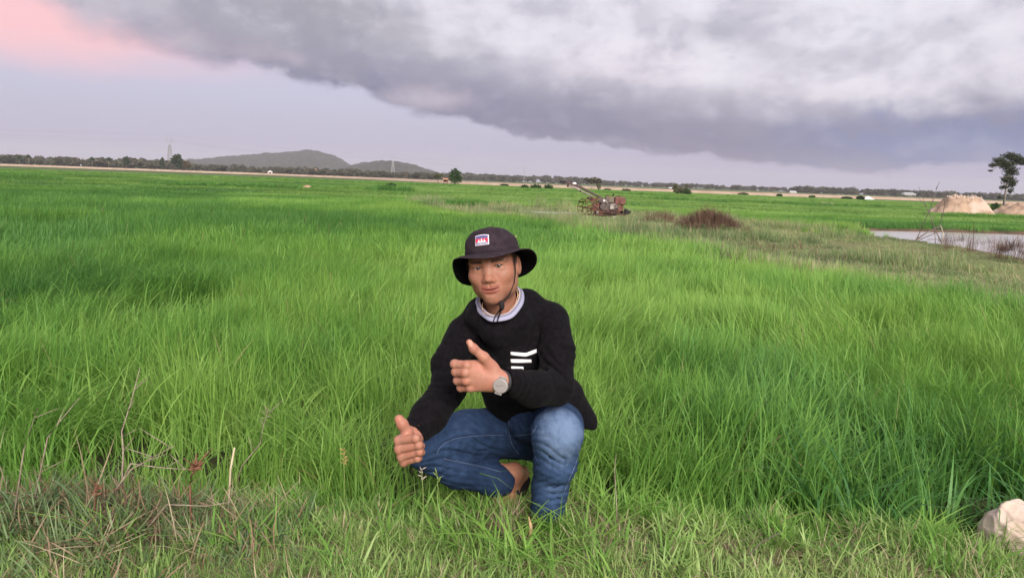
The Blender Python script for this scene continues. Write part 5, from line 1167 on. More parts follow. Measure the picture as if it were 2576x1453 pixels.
# ---- hands
JOINTS = {}
def hand_left(P):      # thumb up, back of the hand to the camera, in front of the chest
    W = J['wrL']
    mcp = [at(1172, 918, 2.180), at(1168, 937, 2.176), at(1170, 957, 2.182), at(1180, 975, 2.195)]
    pip = [at(1143, 915, 2.200), at(1146, 935, 2.200), at(1150, 957, 2.206), at(1158, 975, 2.216)]
    dip = [at(1152, 917, 2.232), at(1155, 936, 2.234), at(1160, 957, 2.236), at(1166, 975, 2.240)]
    tip = [at(1174, 919, 2.236), at(1176, 937, 2.238), at(1179, 957, 2.240), at(1184, 974, 2.244)]
    rf = [0.0124, 0.0124, 0.0118, 0.0106]
    JOINTS['hand_left'] = pip + mcp + [at(1192, 877, 2.162)]
    d = cone(P, W + (J['elL'] - W) * 0.3, W, 0.026, 0.028)
    d = smin(d, cone(P, W, at(1235, 948, 2.205), 0.027, 0.027), 0.02)
    for i in range(4):
        d = smin(d, cone(P, at(1234, 940 + 8 * i, 2.208), mcp[i] + np.array([0.006, 0.003, 0]), 0.022, 0.0130), 0.020)
    fing = None
    for i in range(4):
        c = chain(P, [mcp[i], pip[i], dip[i], tip[i]], [rf[i] * 1.08, rf[i], rf[i] * 0.92, rf[i] * 0.85], 0.004)
        c = smin(c, sph(P, pip[i] + np.array([0.002, -0.002, 0]), rf[i] * 1.08), 0.004)
        fing = c if fing is None else smin(fing, c, 0.0012)
    d = smin(d, fing, 0.007)
    for i in range(4): d = smin(d, sph(P, mcp[i] + np.array([0.004, -0.0055, 0.001]), 0.0098), 0.009)
    d = d + fold(P, at(1192, 876, 2.160), at(1217, 898, 2.18) - at(1181, 861, 2.17), 0.0045, 0.012, 0.0009)
    th = chain(P, [at(1238, 925, 2.200), at(1217, 898, 2.180), at(1192, 877, 2.172), at(1180.5, 861, 2.170)], [0.020, 0.0145, 0.0118, 0.0092], 0.008)
    th = smin(th, sph(P, at(1191, 876, 2.171), 0.0122), 0.006)
    d = smin(d, th, 0.014)
    d = smin(d, cone(P, at(1230, 918, 2.205), at(1190, 915, 2.195), 0.015, 0.010), 0.014)
    return d
def hand_right(P):     # thumb up, the fingers' first joints to the camera, over the knee
    W = J['wrR']
    mcp = [at(1003, 1107, 2.150), at(1004, 1129, 2.150), at(1010, 1148, 2.156), at(1016, 1162, 2.166)]
    pip = [at(1046, 1102, 2.118), at(1053, 1119, 2.120), at(1055, 1136, 2.126), at(1050, 1153, 2.136)]
    dip = [at(1054, 1104, 2.148), at(1059, 1121, 2.150), at(1060, 1137, 2.154), at(1054, 1152, 2.160)]
    tip = [at(1040, 1108, 2.160), at(1044, 1123, 2.162), at(1045, 1138, 2.166), at(1042, 1151, 2.170)]
    rf = [0.0118, 0.0116, 0.0108, 0.0097]
    JOINTS['hand_right'] = pip + [at(1012, 1066, 2.138)]
    d = cone(P, W + (J['elR'] - W) * 0.25, W, 0.030, 0.028)
    d = smin(d, cone(P, W, at(1022, 1120, 2.185), 0.027, 0.028), 0.02)
    for i in range(4): d = smin(d, cone(P, W, mcp[i], 0.022, 0.0135), 0.016)
    fing = None
    for i in range(4):
        c = chain(P, [mcp[i], pip[i], dip[i], tip[i]], [rf[i] * 1.1, rf[i], rf[i] * 0.95, rf[i] * 0.88], 0.004)
        c = smin(c, sph(P, pip[i], rf[i] * 1.05), 0.003)
        fing = c if fing is None else smin(fing, c, 0.0020)
    d = smin(d, fing, 0.006)
    th = chain(P, [at(1030, 1108, 2.185), at(1024, 1085, 2.160), at(1012, 1066, 2.150), at(1004, 1054, 2.150)], [0.020, 0.0165, 0.0158, 0.0135], 0.008)
    d = smin(d, th, 0.012)
    return d
def foot(P, ank, heel, ball, toe, side, knee):
    d = cone(P, ank + (knee - ank) * 0.3, ank, 0.034, 0.029)
    d = smin(d, chain(P, [ank, heel], [0.029, 0.021], 0.02), 0.02)
    d = smin(d, chain(P, [ank, ball], [0.028, 0.021], 0.02), 0.03)
    d = smin(d, chain(P, [heel, ball], [0.020, 0.022], 0.02), 0.03)
    for k in range(5):
        o = np.asarray(side) * (k - 2) * 0.0165
        d = smin(d, cone(P, ball + o * 0.8, toe + o - (toe - ball) * 0.06 * abs(k - 1), 0.0165, 0.0105 if k else 0.0125), 0.008)
    return d

FOOT_L = dict(ank=J['ankL'], heel=np.array([J['ankL'][0] + 0.005, J['ankL'][1] + 0.05, 0.045]), ball=np.array([J['ankL'][0] - 0.01, J['ankL'][1] - 0.075, 0.033]), toe=np.array([J['ankL'][0] - 0.015, J['ankL'][1] - 0.125, 0.028]), side=(1, 0.1, 0), knee=J['kneeL'])
_b = J['ballR']; FOOT_R = dict(ank=J['ankR'], heel=at(1313, 1190, 2.755), ball=np.array([_b[0], _b[1], 0.045]), toe=np.array([_b[0] - 0.02, _b[1] - 0.055, 0.03]), side=(0.95, -0.3, 0), knee=at(1130, 1180, 2.58))

def limbs_sdf(P):
    d = ell(P, J['pelvis'], (0.13, 0.09, 0.09))
    d = smin(d, cone(P, J['pelvis'], at(1290, 860, 2.66), 0.085, 0.085), 0.05)
    d = smin(d, cone(P, J['shL'], J['shR'], 0.05, 0.05), 0.05)
    d = smin(d, cone(P, at(1290, 860, 2.66), J['neck'] + np.array([0, 0.05, -0.09]), 0.07, 0.055), 0.04)
    for s in 'LR':
        d = smin(d, chain(P, [J['sh' + s], J['el' + s], J['wr' + s]], [0.042, 0.032, 0.022], 0.02), 0.02)
        d = smin(d, cone(P, J['hip' + s], J['knee' + s], 0.070, 0.046), 0.02); d = smin(d, chain(P, [J['knee' + s] + np.array([0, 0, -0.02])] + ([at(1150, 1182, 2.585), at(1240, 1205, 2.655)] if s == 'R' else []) + [J['ank' + s]], [0.040] + ([0.038, 0.030] if s == 'R' else []) + [0.026], 0.01), 0.006)
    return d

def skin_mat():
    m, T, p = principled('skin', rough=0.55, spec=0.35)
    a = T.new('ShaderNodeAttribute', attribute_name='tone').outputs['Color']
    tc = T.new('ShaderNodeTexCoord').outputs['Object']
    n = T.noise(tc, 160, 4); n2 = T.noise(tc, 35, 3)
    col = T.mix(T.sstep(n2, 0.3, 0.75), a, (1.06, 0.90, 0.86), 'MULTIPLY')
    T.l.new(T.mix(T.mul(T.sstep(n, 0.4, 0.7), 0.5), col, (0.85, 0.76, 0.72), 'MULTIPLY'), p.inputs['Base Color'])
    p.inputs['Subsurface Weight'].default_value = 0.2; p.inputs['Subsurface Radius'].default_value = (0.012, 0.004, 0.002); p.inputs['Subsurface Scale'].default_value = 0.5
    bn = T.new('ShaderNodeBump'); bn.inputs['Strength'].default_value = 0.25; bn.inputs['Distance'].default_value = 0.0006
    T.l.new(T.noise(tc, 420, 3), bn.inputs['Height']); T.l.new(bn.outputs[0], p.inputs['Normal'])
    return m

def make_body():
    Vs = []; Fs = []; Cs = []
    FACE = np.array((0.325, 0.160, 0.108)); HAND = np.array((0.395, 0.195, 0.140)); HAIR = np.array((0.016, 0.013, 0.012)); LIP = np.array((0.27, 0.092, 0.072))
    def put(V, F, C):
        o = sum(len(v) for v in Vs); Vs.append(V); Fs.append(F + o); Cs.append(np.broadcast_to(C, (len(V), 3)).copy())
    V, F = nets(head_sdf, HO + np.array([-0.14, -0.15, -0.24]), HO + np.array([0.15, 0.17, 0.14]), 0.0017)
    V = relax(V, F, 1, 0.35)
    q = (V - HO) @ HB.T; ax = np.abs(q[:, 0]); C = np.tile(FACE, (len(V), 1))
    def blend(w, col): C[:] = C * (1 - w[:, None]) + np.asarray(col) * w[:, None]
    u = q[:, 2] - q[:, 0] ** 2 * 6.0
    lipm = sstep(q[:, 1], 0.068, 0.074) * sstep(ax, 0.031, 0.025) * sstep(u, -0.0862, -0.0832) * sstep(u, -0.0602 + 0.10 * ax, -0.0632 + 0.06 * ax)
    blend(lipm * 0.85, LIP)
    blend(sstep(np.abs(u + 0.0722), 0.0017, 0.0007) * sstep(ax, 0.031, 0.027) * (q[:, 1] > 0.06) * 0.8, (0.07, 0.025, 0.02))
    brow = sstep(np.abs(q[:, 2] - (0.0170 + 0.10 * (ax - 0.018) - 4.5 * np.clip(ax - 0.034, 0, 1) ** 2)), 0.0052, 0.0024) * sstep(ax, 0.011, 0.017) * sstep(ax, 0.060, 0.050) * (q[:, 1] > 0.045)
    blend(brow * 0.93, HAIR)
    lash = sstep(np.abs((q[:, 2] - 0.0030 + 8.0 * (ax - 0.033) ** 2)), 0.0022, 0.0008) * sstep(np.abs(ax - 0.0335), 0.0165, 0.0125) * (q[:, 1] > 0.05)
    blend(lash * 0.95, HAIR)
    hair = np.maximum(sstep(q[:, 2], 0.045, 0.055), sstep(q[:, 1], 0.015, -0.002) * sstep(q[:, 2], -0.045, -0.030) * (ax < 0.079))
    side = sstep(ax, 0.060, 0.068) * sstep(q[:, 1], 0.045, 0.030) * sstep(q[:, 2], -0.012, 0.004) * (ax < 0.082)
    blend(np.clip(hair + side * 0.85, 0, 1) * (q[:, 1] < 0.06), HAIR)
    stub = sstep(q[:, 2], -0.075, -0.095) * sstep(q[:, 1], 0.0, 0.04); blend(stub * 0.10, (0.12, 0.07, 0.05))
    put(V, F, C)
    for fn, c in ((hand_left, at(1205, 930, 2.2)), (hand_right, at(1030, 1115, 2.17))):
        V, F = nets(fn, c + np.array([-0.10, -0.09, -0.09]), c + np.array([0.13, 0.13, 0.11]), 0.0019)
        C = np.tile(HAND, (len(V), 1))
        w = np.zeros(len(V)); 
        for jt in JOINTS[fn.__name__]: w = np.maximum(w, sstep(np.linalg.norm(V - jt, axis=1), 0.019, 0.008))
        C = C * (1 - 0.16 * w[:, None] * np.array((0.8, 1.0, 1.1)))
        if fn is hand_left:
            nail = at(1181.5, 862, 2.158); w = sstep(np.linalg.norm((V - nail) * (1.0, 0.8, 0.75), axis=1), 0.0115, 0.0075) * (V[:, 0] > at(1178, 862, 2.16)[0])
            C = C * (1 - w[:, None] * 0.8) + np.array((0.56, 0.33, 0.26)) * w[:, None] * 0.8
        put(V, F, C)
    for ft in (FOOT_L, FOOT_R):
        c = ft['ank']
        V, F = nets(lambda P: smax(foot(P, **ft), -(P[:, 2] - 0.012), 0.004), c + np.array([-0.12, -0.26, -0.16]), c + np.array([0.14, 0.14, 0.14]), 0.0035); put(V, F, (0.36, 0.18, 0.115))
    V, F = nets(limbs_sdf, (-0.55, 2.1, 0.0), (0.45, 3.05, 0.95), 0.009); put(V, F, FACE)
    o = mesh_obj('person', np.vstack(Vs), np.vstack(Fs), skin_mat(), smooth=True)
    c = np.ones((sum(map(len, Cs)), 4)); c[:, :3] = np.vstack(Cs); attr(o.data, 'tone', c, 'FLOAT_COLOR')
    tag(o, 'man in black sweater and jeans crouching on the bund, both thumbs up', 'person')
    # eyes
    em, T, p = principled('eyeball', (0.36, 0.31, 0.28), 0.3, 0, 0.3); im, _, _ = principled('iris', (0.012, 0.008, 0.006), 0.08, 0, 0.6)
    for sx in (-1, 1):
        c = h2w((sx * 0.0335, 0.0748, -0.0004)); gz = CP + np.array([0.0, 0, -0.02]) - c; gz /= np.linalg.norm(gz)
        e = MB().lathe(c, [(0.0112 * math.sin(t), -0.0112 * math.cos(t)) for t in np.linspace(0.05, math.pi - 0.05, 14)], gz, 20).build('eyeball', em, o, True)
        MB().lathe(c, [(0.0114 * math.sin(t), 0.0114 * math.cos(t)) for t in np.linspace(0.02, 0.56, 6)], gz, 18).build('iris', im, e, True)
    return o

# ---- sweater
CHEST = at(1288, 860, 2.625)
def neckhole(P):
    return cone(P, J['neck'] + np.array([-0.02, -0.10, 0.10]) * 0.9, J['neck'] + np.array([0.004, 0.045, -0.045]), 0.056, 0.050)
def sweater_sdf(P):
    d = ell(P, at(1335, 1000, 2.735), (0.170, 0.125, 0.115))
    d = smin(d, ell(P, at(1308, 940, 2.690), (0.158, 0.120, 0.130)), 0.06)
    d = smin(d, ell(P, CHEST, (0.160, 0.112, 0.135)), 0.06)
    d = smin(d, cone(P, at(1178, 836, 2.605), at(1382, 802, 2.625), 0.062, 0.064), 0.05)
    d = smin(d, cone(P, at(1215, 790, 2.60), at(1325, 770, 2.62), 0.062, 0.062), 0.035)
    d = smin(d, cone(P, J['neck'] + np.array([0, 0.05, -0.03]), CHEST, 0.085, 0.10), 0.05)
    d = smin(d, chain(P, [at(1206, 800, 2.53), at(1246, 834, 2.50), at(1300, 806, 2.53)], [0.050, 0.046, 0.050], 0.03), 0.035)
    d = smin(d, cone(P, at(1420, 1000, 2.78), at(1462, 1062, 2.82), 0.075, 0.060), 0.05)       # hem over the hip at the back
    d = smin(d, cone(P, at(1350, 1030, 2.86), at(1440, 1060, 2.90), 0.09, 0.08), 0.05)
    d = d + wob(P, 24, 0.0026)
    dirs = J['elR'] - J['shR']
    # his right sleeve
    a = chain(P, [J['shR'], at(1128, 915, 2.50), J['elR'], at(1080, 1045, 2.325), J['wrR'] + np.array([0.004, 0.012, 0.004])], [0.062, 0.055, 0.057, 0.055, 0.044], 0.02)
    a = a + fold(P, J['elR'], dirs, 0.035, 0.09, 0.0075, 4, (1, 0, 0)) + fold(P, at(1140, 885, 2.52), (0.6, 0, 1), 0.05, 0.08, 0.006, 3, (1, 0, 0)) + fold(P, J['wrR'], J['elR'] - J['wrR'], 0.03, 0.06, 0.004)
    # his left sleeve, bent across the chest
    b = chain(P, [J['shL'], at(1402, 885, 2.50), J['elL']], [0.065, 0.058, 0.059], 0.02)
    b = smin(b, chain(P, [J['elL'], at(1340, 978, 2.315), J['wrL'] + np.array([0.022, 0.014, -0.002])], [0.062, 0.054, 0.041], 0.02), 0.02)
    b = b + fold(P, J['elL'] + np.array([-0.03, 0.0, 0.05]), (0.4, 0, 1), 0.036, 0.085, 0.0085, 5, (1, 0, 0)) + fold(P, at(1300, 970, 2.26), J['elL'] - J['wrL'], 0.034, 0.07, 0.005, 3, (0, 0, 1)) + fold(P, at(1408, 880, 2.47), (-0.5, 0, 1), 0.05, 0.08, 0.005, 3, (1, 0, 0))
    d = d + fold(P, at(1360, 1000, 2.6), (0.2, 0, 1), 0.04, 0.10, 0.006, 2, (1, 0, 0)) + fold(P, at(1205, 880, 2.52), (1, 0, 0.7), 0.055, 0.09, 0.006, 2, (0, 0, 1)) + fold(P, at(1330, 870, 2.51), (-0.8, 0, 1), 0.07, 0.10, 0.0045, 2, (1, 0, 0))
    d = smin(d, a, 0.018); d = smin(d, b, 0.016)
    for a_, b_, r_ in (((1150, 905, 2.47), (1110, 935, 2.44), 0.004), ((1148, 935, 2.44), (1108, 960, 2.40), 0.004), ((1140, 990, 2.36), (1085, 985, 2.38), 0.005), ((1130, 1015, 2.33), (1075, 1020, 2.34), 0.004), ((1360, 905, 2.44), (1400, 935, 2.42), 0.005), ((1365, 930, 2.40), (1425, 950, 2.40), 0.005), ((1372, 950, 2.37), (1420, 985, 2.37), 0.004), ((1320, 950, 2.26), (1345, 1000, 2.27), 0.0035), ((1300, 952, 2.23), (1312, 990, 2.23), 0.003),
                       ((1205, 850, 2.50), (1180, 900, 2.48), 0.005), ((1360, 830, 2.53), (1350, 880, 2.50), 0.005), ((1240, 1010, 2.58), (1330, 1030, 2.60), 0.004), ((1230, 1028, 2.60), (1300, 1042, 2.60), 0.003)):
        d = smax(d, -cone(P, at(*a_), at(*b_), r_, r_ * 0.4), 0.014)
    # openings: neck, cuffs and hem
    d = smax(d, -neckhole(P), 0.006)
    wr = J['wrL']; ex = J['elL'] - wr; ex = ex / np.linalg.norm(ex); t = (P - wr) @ ex
    cuf = np.linalg.norm(P - wr - t[:, None] * ex, axis=1)
    d = smax(d, -np.where((t < 0.05) & (t > -0.2), cuf - 0.037, 1.0), 0.004)
    wr = J['wrR']; ex = J['elR'] - wr; ex = ex / np.linalg.norm(ex); t = (P - wr) @ ex; cuf = np.linalg.norm(P - wr - t[:, None] * ex, axis=1)
    d = smax(d, -np.where((t < 0.04) & (t > -0.2), cuf - 0.036, 1.0), 0.004)
    hz = 0.335 - 0.16 * (P[:, 1] - 2.6) - 0.22 * np.clip(P[:, 0] - 0.16, 0, 1)         # hem height falls towards the back
    d = smax(d, (hz - P[:, 2]), 0.012)
    return d
def jeans_sdf(P):
    d = ell(P, J['pelvis'] + np.array([0, 0.0, 0.01]), (0.165, 0.12, 0.125))
    d = smin(d, cone(P, J['pelvis'] + np.array([-0.02, -0.02, 0.06]), at(1330, 1060, 2.66), 0.10, 0.075), 0.05)
    # his left leg: knee towards the camera
    t = chain(P, [J['hipL'] + np.array([0.0, 0, 0.01]), at(1402, 1075, 2.62), J['kneeL']], [0.098, 0.088, 0.076], 0.03)
    t = smin(t, ell(P, J['kneeL'] + np.array([0, -0.012, 0.012]), (0.070, 0.066, 0.070)), 0.03)
    s = chain(P, [J['kneeL'] + np.array([0.0, 0.01, -0.01]), at(1398, 1160, 2.47), at(1384, 1225, 2.50), at(1378, 1278, 2.50)], [0.078, 0.070, 0.058, 0.060], 0.03)
    s = s + fold(P, at(1420, 1150, 2.46), (0.5, 0, 1), 0.045, 0.09, 0.004, 4, (1, 0, 0)) + fold(P, at(1380, 1255, 2.47), (0.2, 0, 1), 0.035, 0.05, 0.004, 4, (1, 0, 0))
    L = smin(t, s, 0.04) + fold(P, J['kneeL'] + np.array([0.06, 0.03, 0.0]), (0.3, 1, 0.3), 0.03, 0.06, 0.006)
    # his right leg: knee out to the side, shin folded under
    t2 = chain(P, [J['hipR'], at(1180, 1094, 2.66), J['kneeR'] + np.array([0.01, 0, 0.010])], [0.100, 0.088, 0.070], 0.03)
    s2 = chain(P, [J['kneeR'] + np.array([0.0, 0.0, -0.02]), at(1150, 1178, 2.585), at(1240, 1205, 2.66), at(1266, 1208, 2.69)], [0.062, 0.064, 0.056, 0.055], 0.03)
    t2 = t2 + fold(P, at(1200, 1110, 2.60), (0.25, 0, 1), 0.05, 0.11, 0.006, 2, (1, 0, 0)); s2 = s2 + fold(P, at(1190, 1185, 2.55), (0.2, 0, 1), 0.036, 0.09, 0.006, 2, (1, 0, 0))
    Rr = smin(t2, s2, 0.02)
    d = smin(d, L, 0.03); d = smin(d, Rr, 0.025)
    d = d + fold(P, at(1340, 1100, 2.60), (1, 0, 0.5), 0.045, 0.08, 0.008, 3, (0, 0, 1))
    for a_, b_, r_ in (((1350, 1112, 2.50), (1385, 1150, 2.40), 0.002), ((1448, 1118, 2.47), (1415, 1150, 2.40), 0.002), ((1362, 1165, 2.44), (1400, 1192, 2.42), 0.0035), ((1432, 1190, 2.46), (1392, 1222, 2.44), 0.0035), ((1365, 1235, 2.46), (1400, 1252, 2.45), 0.0035),
                       ((1140, 1140, 2.55), (1210, 1148, 2.60), 0.004), ((1180, 1128, 2.58), (1260, 1140, 2.62), 0.004), ((1095, 1160, 2.50), (1150, 1185, 2.54), 0.002), ((1170, 1200, 2.55), (1225, 1190, 2.60), 0.004), ((1230, 1070, 2.60), (1290, 1085, 2.58), 0.004)):
        d = smax(d, -cone(P, at(*a_), at(*b_), r_, r_ * 0.4), 0.016)
    d = d + wob(P, 30, 0.0012, 1.0) + fold(P, at(1375, 1135, 2.42), (0.3, 0, 1), 0.034, 0.10, 0.0045, 5, (1, 0, 0), 0.4) + fold(P, at(1390, 1230, 2.44), (-0.3, 0, 1), 0.030, 0.09, 0.0055, 5, (1, 0, 0), 1.0) + fold(P, at(1150, 1150, 2.50), (0.35, 0, 1), 0.032, 0.13, 0.007, 3, (1, 0, 0), 2.0) + fold(P, at(1330, 1075, 2.56), (0.8, 0, 0.6), 0.030, 0.09, 0.006, 3, (0, 0, 1), 0.7)
    # leg openings
    a = at(1274, 1208, 2.695); e = at(1236, 1205, 2.655) - a; e = e / np.linalg.norm(e); q = (P - a) @ e; rr = np.linalg.norm(P - a - q[:, None] * e, axis=1)
    d = smax(d, np.where(rr < 0.085, -q, -1.0), 0.004); d = smax(d, -np.where((q < 0.035) & (q > -0.15), rr - 0.046, 1.0), 0.004)
    d = smax(d, 0.012 - P[:, 2] + 0 * q, 0.004)
    k = J['ankL']; rr = np.hypot(P[:, 0] - k[0], P[:, 1] - k[1] + 0.04); d = smax(d, -np.where(P[:, 2] < 0.06, rr - 0.040, 1.0), 0.006)
    return d

def cloth_mats():
    m, T, p = principled('black_waffle_knit', (0.012, 0.011, 0.014), 0.95, 0, 0.08)
    tc = T.new('ShaderNodeTexCoord').outputs['Object']
    sp = T.new('ShaderNodeSeparateXYZ'); T.l.new(tc, sp.inputs[0])
    w = T.add(T.m('SINE', T.mul(sp.outputs[2], 1500)), T.m('SINE', T.mul(T.add(sp.outputs[0], sp.outputs[1]), 1500)))
    col = T.mix(T.sstep(T.noise(tc, 60, 4), 0.3, 0.7), (0.0042, 0.0036, 0.0048), (0.0075, 0.0066, 0.0085))
    T.l.new(col, p.inputs['Base Color']); p.inputs['Sheen Weight'].default_value = 0.015; p.inputs['Sheen Roughness'].default_value = 0.5
    bn = T.new('ShaderNodeBump'); bn.inputs['Strength'].default_value = 0.5; bn.inputs['Distance'].default_value = 0.0012
    T.l.new(T.add(T.mul(w, 0.12), T.noise(tc, 90, 4)), bn.inputs['Height']); T.l.new(bn.outputs[0], p.inputs['Normal'])
    m2, T, p = principled('blue_denim', rough=0.85, spec=0.15)
    tc = T.new('ShaderNodeTexCoord').outputs['Object']
    f = T.new('ShaderNodeAttribute', attribute_name='fade').outputs['Fac']
    n = T.noise(tc, 38, 5, 0.6); n2 = T.noise(tc, 500, 2)
    mp = T.new('ShaderNodeMapping'); mp.inputs['Scale'].default_value = (1.0, 1.0, 0.22); T.l.new(tc, mp.inputs[0]); n3 = T.noise(mp.outputs[0], 260, 3)
    g = T.add(T.mul(f, 0.86), T.add(T.mul(T.sub(n, 0.5), 0.75), T.add(T.mul(T.sub(n2, 0.5), 0.28), T.mul(T.sub(n3, 0.5), 0.25))))
    c = T.mix(T.sstep(g, 0.05, 0.55), (0.012, 0.025, 0.060), (0.032, 0.062, 0.135)); c = T.mix(T.sstep(g, 0.45, 1.05), c, (0.13, 0.19, 0.31))
    T.l.new(c, p.inputs['Base Color'])
    bn = T.new('ShaderNodeBump'); bn.inputs['Strength'].default_value = 0.45; bn.inputs['Distance'].default_value = 0.002
    T.l.new(T.noise(tc, 55, 5), bn.inputs['Height']); T.l.new(bn.outputs[0], p.inputs['Normal'])
    return m, m2

def surf_path(bvh, pts, off=0.0015):
    """lay a photo-surveyed line on a cloth surface"""
    out = []
    for x, y in pts:
        d = Vector(ray(x, y)).normalized(); hit = bvh.ray_cast(Vector(CP), d)
        if hit[0] is None: continue
        out.append((np.array(hit[0] + hit[1] * off), np.array(hit[1])))
    return out
def densify(pts, n):
    pts = np.array(pts, float); s = np.concatenate([[0], np.cumsum(np.hypot(*np.diff(pts, axis=0).T))]); t = np.linspace(0, s[-1], n)
    return np.column_stack([np.interp(t, s, pts[:, 0]), np.interp(t, s, pts[:, 1])])
def tape(name, bvh, top, bot, mat, parent, n=14, rows=4, off=0.0018):
    """thin band of cloth between two surveyed lines, lying on the surface, with thickness"""
    A = densify(top, n); B = densify(bot, n); V = []; F = []
    for r in range(rows):
        L = surf_path(bvh, A + (B - A) * r / (rows - 1), off)
        if len(L) < n: return None
        V += [p for p, _ in L]
    for r in range(rows - 1):
        for k in range(n - 1): F.append((r * n + k, (r + 1) * n + k, (r + 1) * n + k + 1, r * n + k + 1))
    o = mesh_obj(name, V, F, mat, parent, True)
    sm = o.modifiers.new('thickness', 'SOLIDIFY'); sm.thickness = 0.0012; sm.offset = 1
    return o

def make_man():
    body = make_body()
    knit, denim = cloth_mats()
    # sweater
    V, F = nets(sweater_sdf, (-0.46, 2.12, 0.22), (0.44, 3.05, 0.95), 0.0042); V = relax(V, F, 2, 0.4)
    sw = mesh_obj('sweater', V, F, knit, body, True)
    bsw = BVHTree.FromPolygons([tuple(v) for v in V], [tuple(f) for f in F])
    V, F = nets(jeans_sdf, (-0.46, 2.25, 0.0), (0.42, 3.02, 0.56), 0.0042); V = relax(V, F, 2, 0.4)
    jn = mesh_obj('jeans', V, F, denim, body, True)
    bjn = BVHTree.FromPolygons([tuple(v) for v in V], [tuple(f) for f in F])
    kn = J['kneeL'] + np.array([0.01, -0.05, 0.035])
    f = 0.85 * np.exp(-(((V - kn) * (1.0, 0.8, 1.0)) ** 2).sum(1) / 0.105 ** 2)
    f += 0.35 * np.exp(-(((V - (J['kneeL'] + np.array([0.015, -0.05, -0.10]))) * (1.6, 0.8, 0.8)) ** 2).sum(1) / 0.13 ** 2)
    f += 0.38 * np.exp(-(((V - at(1170, 1055, 2.6)) * (0.7, 1, 1.6)) ** 2).sum(1) / 0.12 ** 2) + 0.25 * np.exp(-((V - J['kneeR']) ** 2).sum(1) / 0.11 ** 2)
    f += 0.30 * np.exp(-(((V - at(1385, 1240, 2.45)) * (1, 1, 1)) ** 2).sum(1) / 0.06 ** 2)
    attr(jn.data, 'fade', np.clip(0.16 + f, 0, 1.1))
    white, _, _ = principled('white_tape', (0.78, 0.76, 0.77), 0.8)
    for top, bot in (([(1284, 884), (1322, 887), (1351, 877)], [(1285, 892), (1323, 896), (1351, 886)]), ([(1285, 902), (1336, 903)], [(1285, 911), (1337, 911)]), ([(1286, 920), (1316, 921)], [(1286, 928), (1317, 928)])):
        tape('chest_stripe', bsw, top, bot, white, sw)
    tape('side_label', bsw, [(1434, 1021), (1446, 1036)], [(1430, 1027), (1442, 1044)], white, sw, 6, 3)
    # ribbed collar: a closed band round the neck opening
    cp = [(1244, 802, 2.440), (1222, 793, 2.462), (1205, 772, 2.505), (1206, 748, 2.560), (1228, 728, 2.605), (1262, 718, 2.625), (1296, 722, 2.605), (1311, 738, 2.560), (1306, 766, 2.500), (1282, 794, 2.455)]
    K = np.array([at(*c) for c in cp]); N = 72; n0 = len(K)
    def cat(K, t):
        i = int(math.floor(t)) % n0; u = t - math.floor(t); a, b, c, d = K[(i - 1) % n0], K[i], K[(i + 1) % n0], K[(i + 2) % n0]
        return 0.5 * ((2 * b) + (-a + c) * u + (2 * a - 5 * b + 4 * c - d) * u * u + (-a + 3 * b - 3 * c + d) * u ** 3)
    ring = np.array([cat(K, k * n0 / N) for k in range(N)]); cen = ring.mean(0)
    tn = np.roll(ring, -1, 0) - np.roll(ring, 1, 0); tn /= np.linalg.norm(tn, axis=1)[:, None]
    pl = np.linalg.svd(ring - cen)[2][2]; pl = pl if pl[2] > 0 else -pl
    outw = np.cross(tn, pl); outw /= np.linalg.norm(outw, axis=1)[:, None]
    if ((outw * (ring - cen)).sum(1)).mean() < 0: outw = -outw
    cm, T, p = principled('striped_rib', rough=0.85, spec=0.1)
    s = T.new('ShaderNodeAttribute', attribute_name='across').outputs['Fac']
    pale = (0.33, 0.33, 0.45); c = T.mix(T.sstep(s, 0.26, 0.30), (0.50, 0.43, 0.46), (0.02, 0.02, 0.03)); c = T.mix(T.sstep(s, 0.34, 0.38), c, pale); c = T.mix(T.sstep(s, 0.44, 0.47), c, (0.02, 0.02, 0.03)); c = T.mix(T.sstep(s, 0.51, 0.54), c, pale)
    T.l.new(c, p.inputs['Base Color'])
    V = []; F = []; ac = []; m = 9
    for k in range(N):
        for j in range(m):
            t = j / (m - 1); w = (-0.0075 + 0.0165 * t) * (1 + 0.06 * math.sin(k * 0.7))
            z = 0.0095 - 0.014 * t ** 1.5 + 0.002 * math.sin(t * math.pi)
            V.append(ring[k] + outw[k] * w + pl * z); ac.append(t)
    for k in range(N):
        for j in range(m - 1): F.append((k * m + j, k * m + j + 1, ((k + 1) % N) * m + j + 1, ((k + 1) % N) * m + j))
    co = mesh_obj('collar', V, F, cm, sw, True); attr(co.data, 'across', ac)
    so = co.modifiers.new('thickness', 'SOLIDIFY'); so.thickness = 0.003; so.offset = 0
    # seams and stitching on the jeans
    th, _, _ = principled('seam_thread', (0.13, 0.17, 0.27), 0.8)
    dk, _, _ = principled('dark_seam_denim', (0.02, 0.035, 0.085), 0.85)  # darker denim ridge running beside the thread line
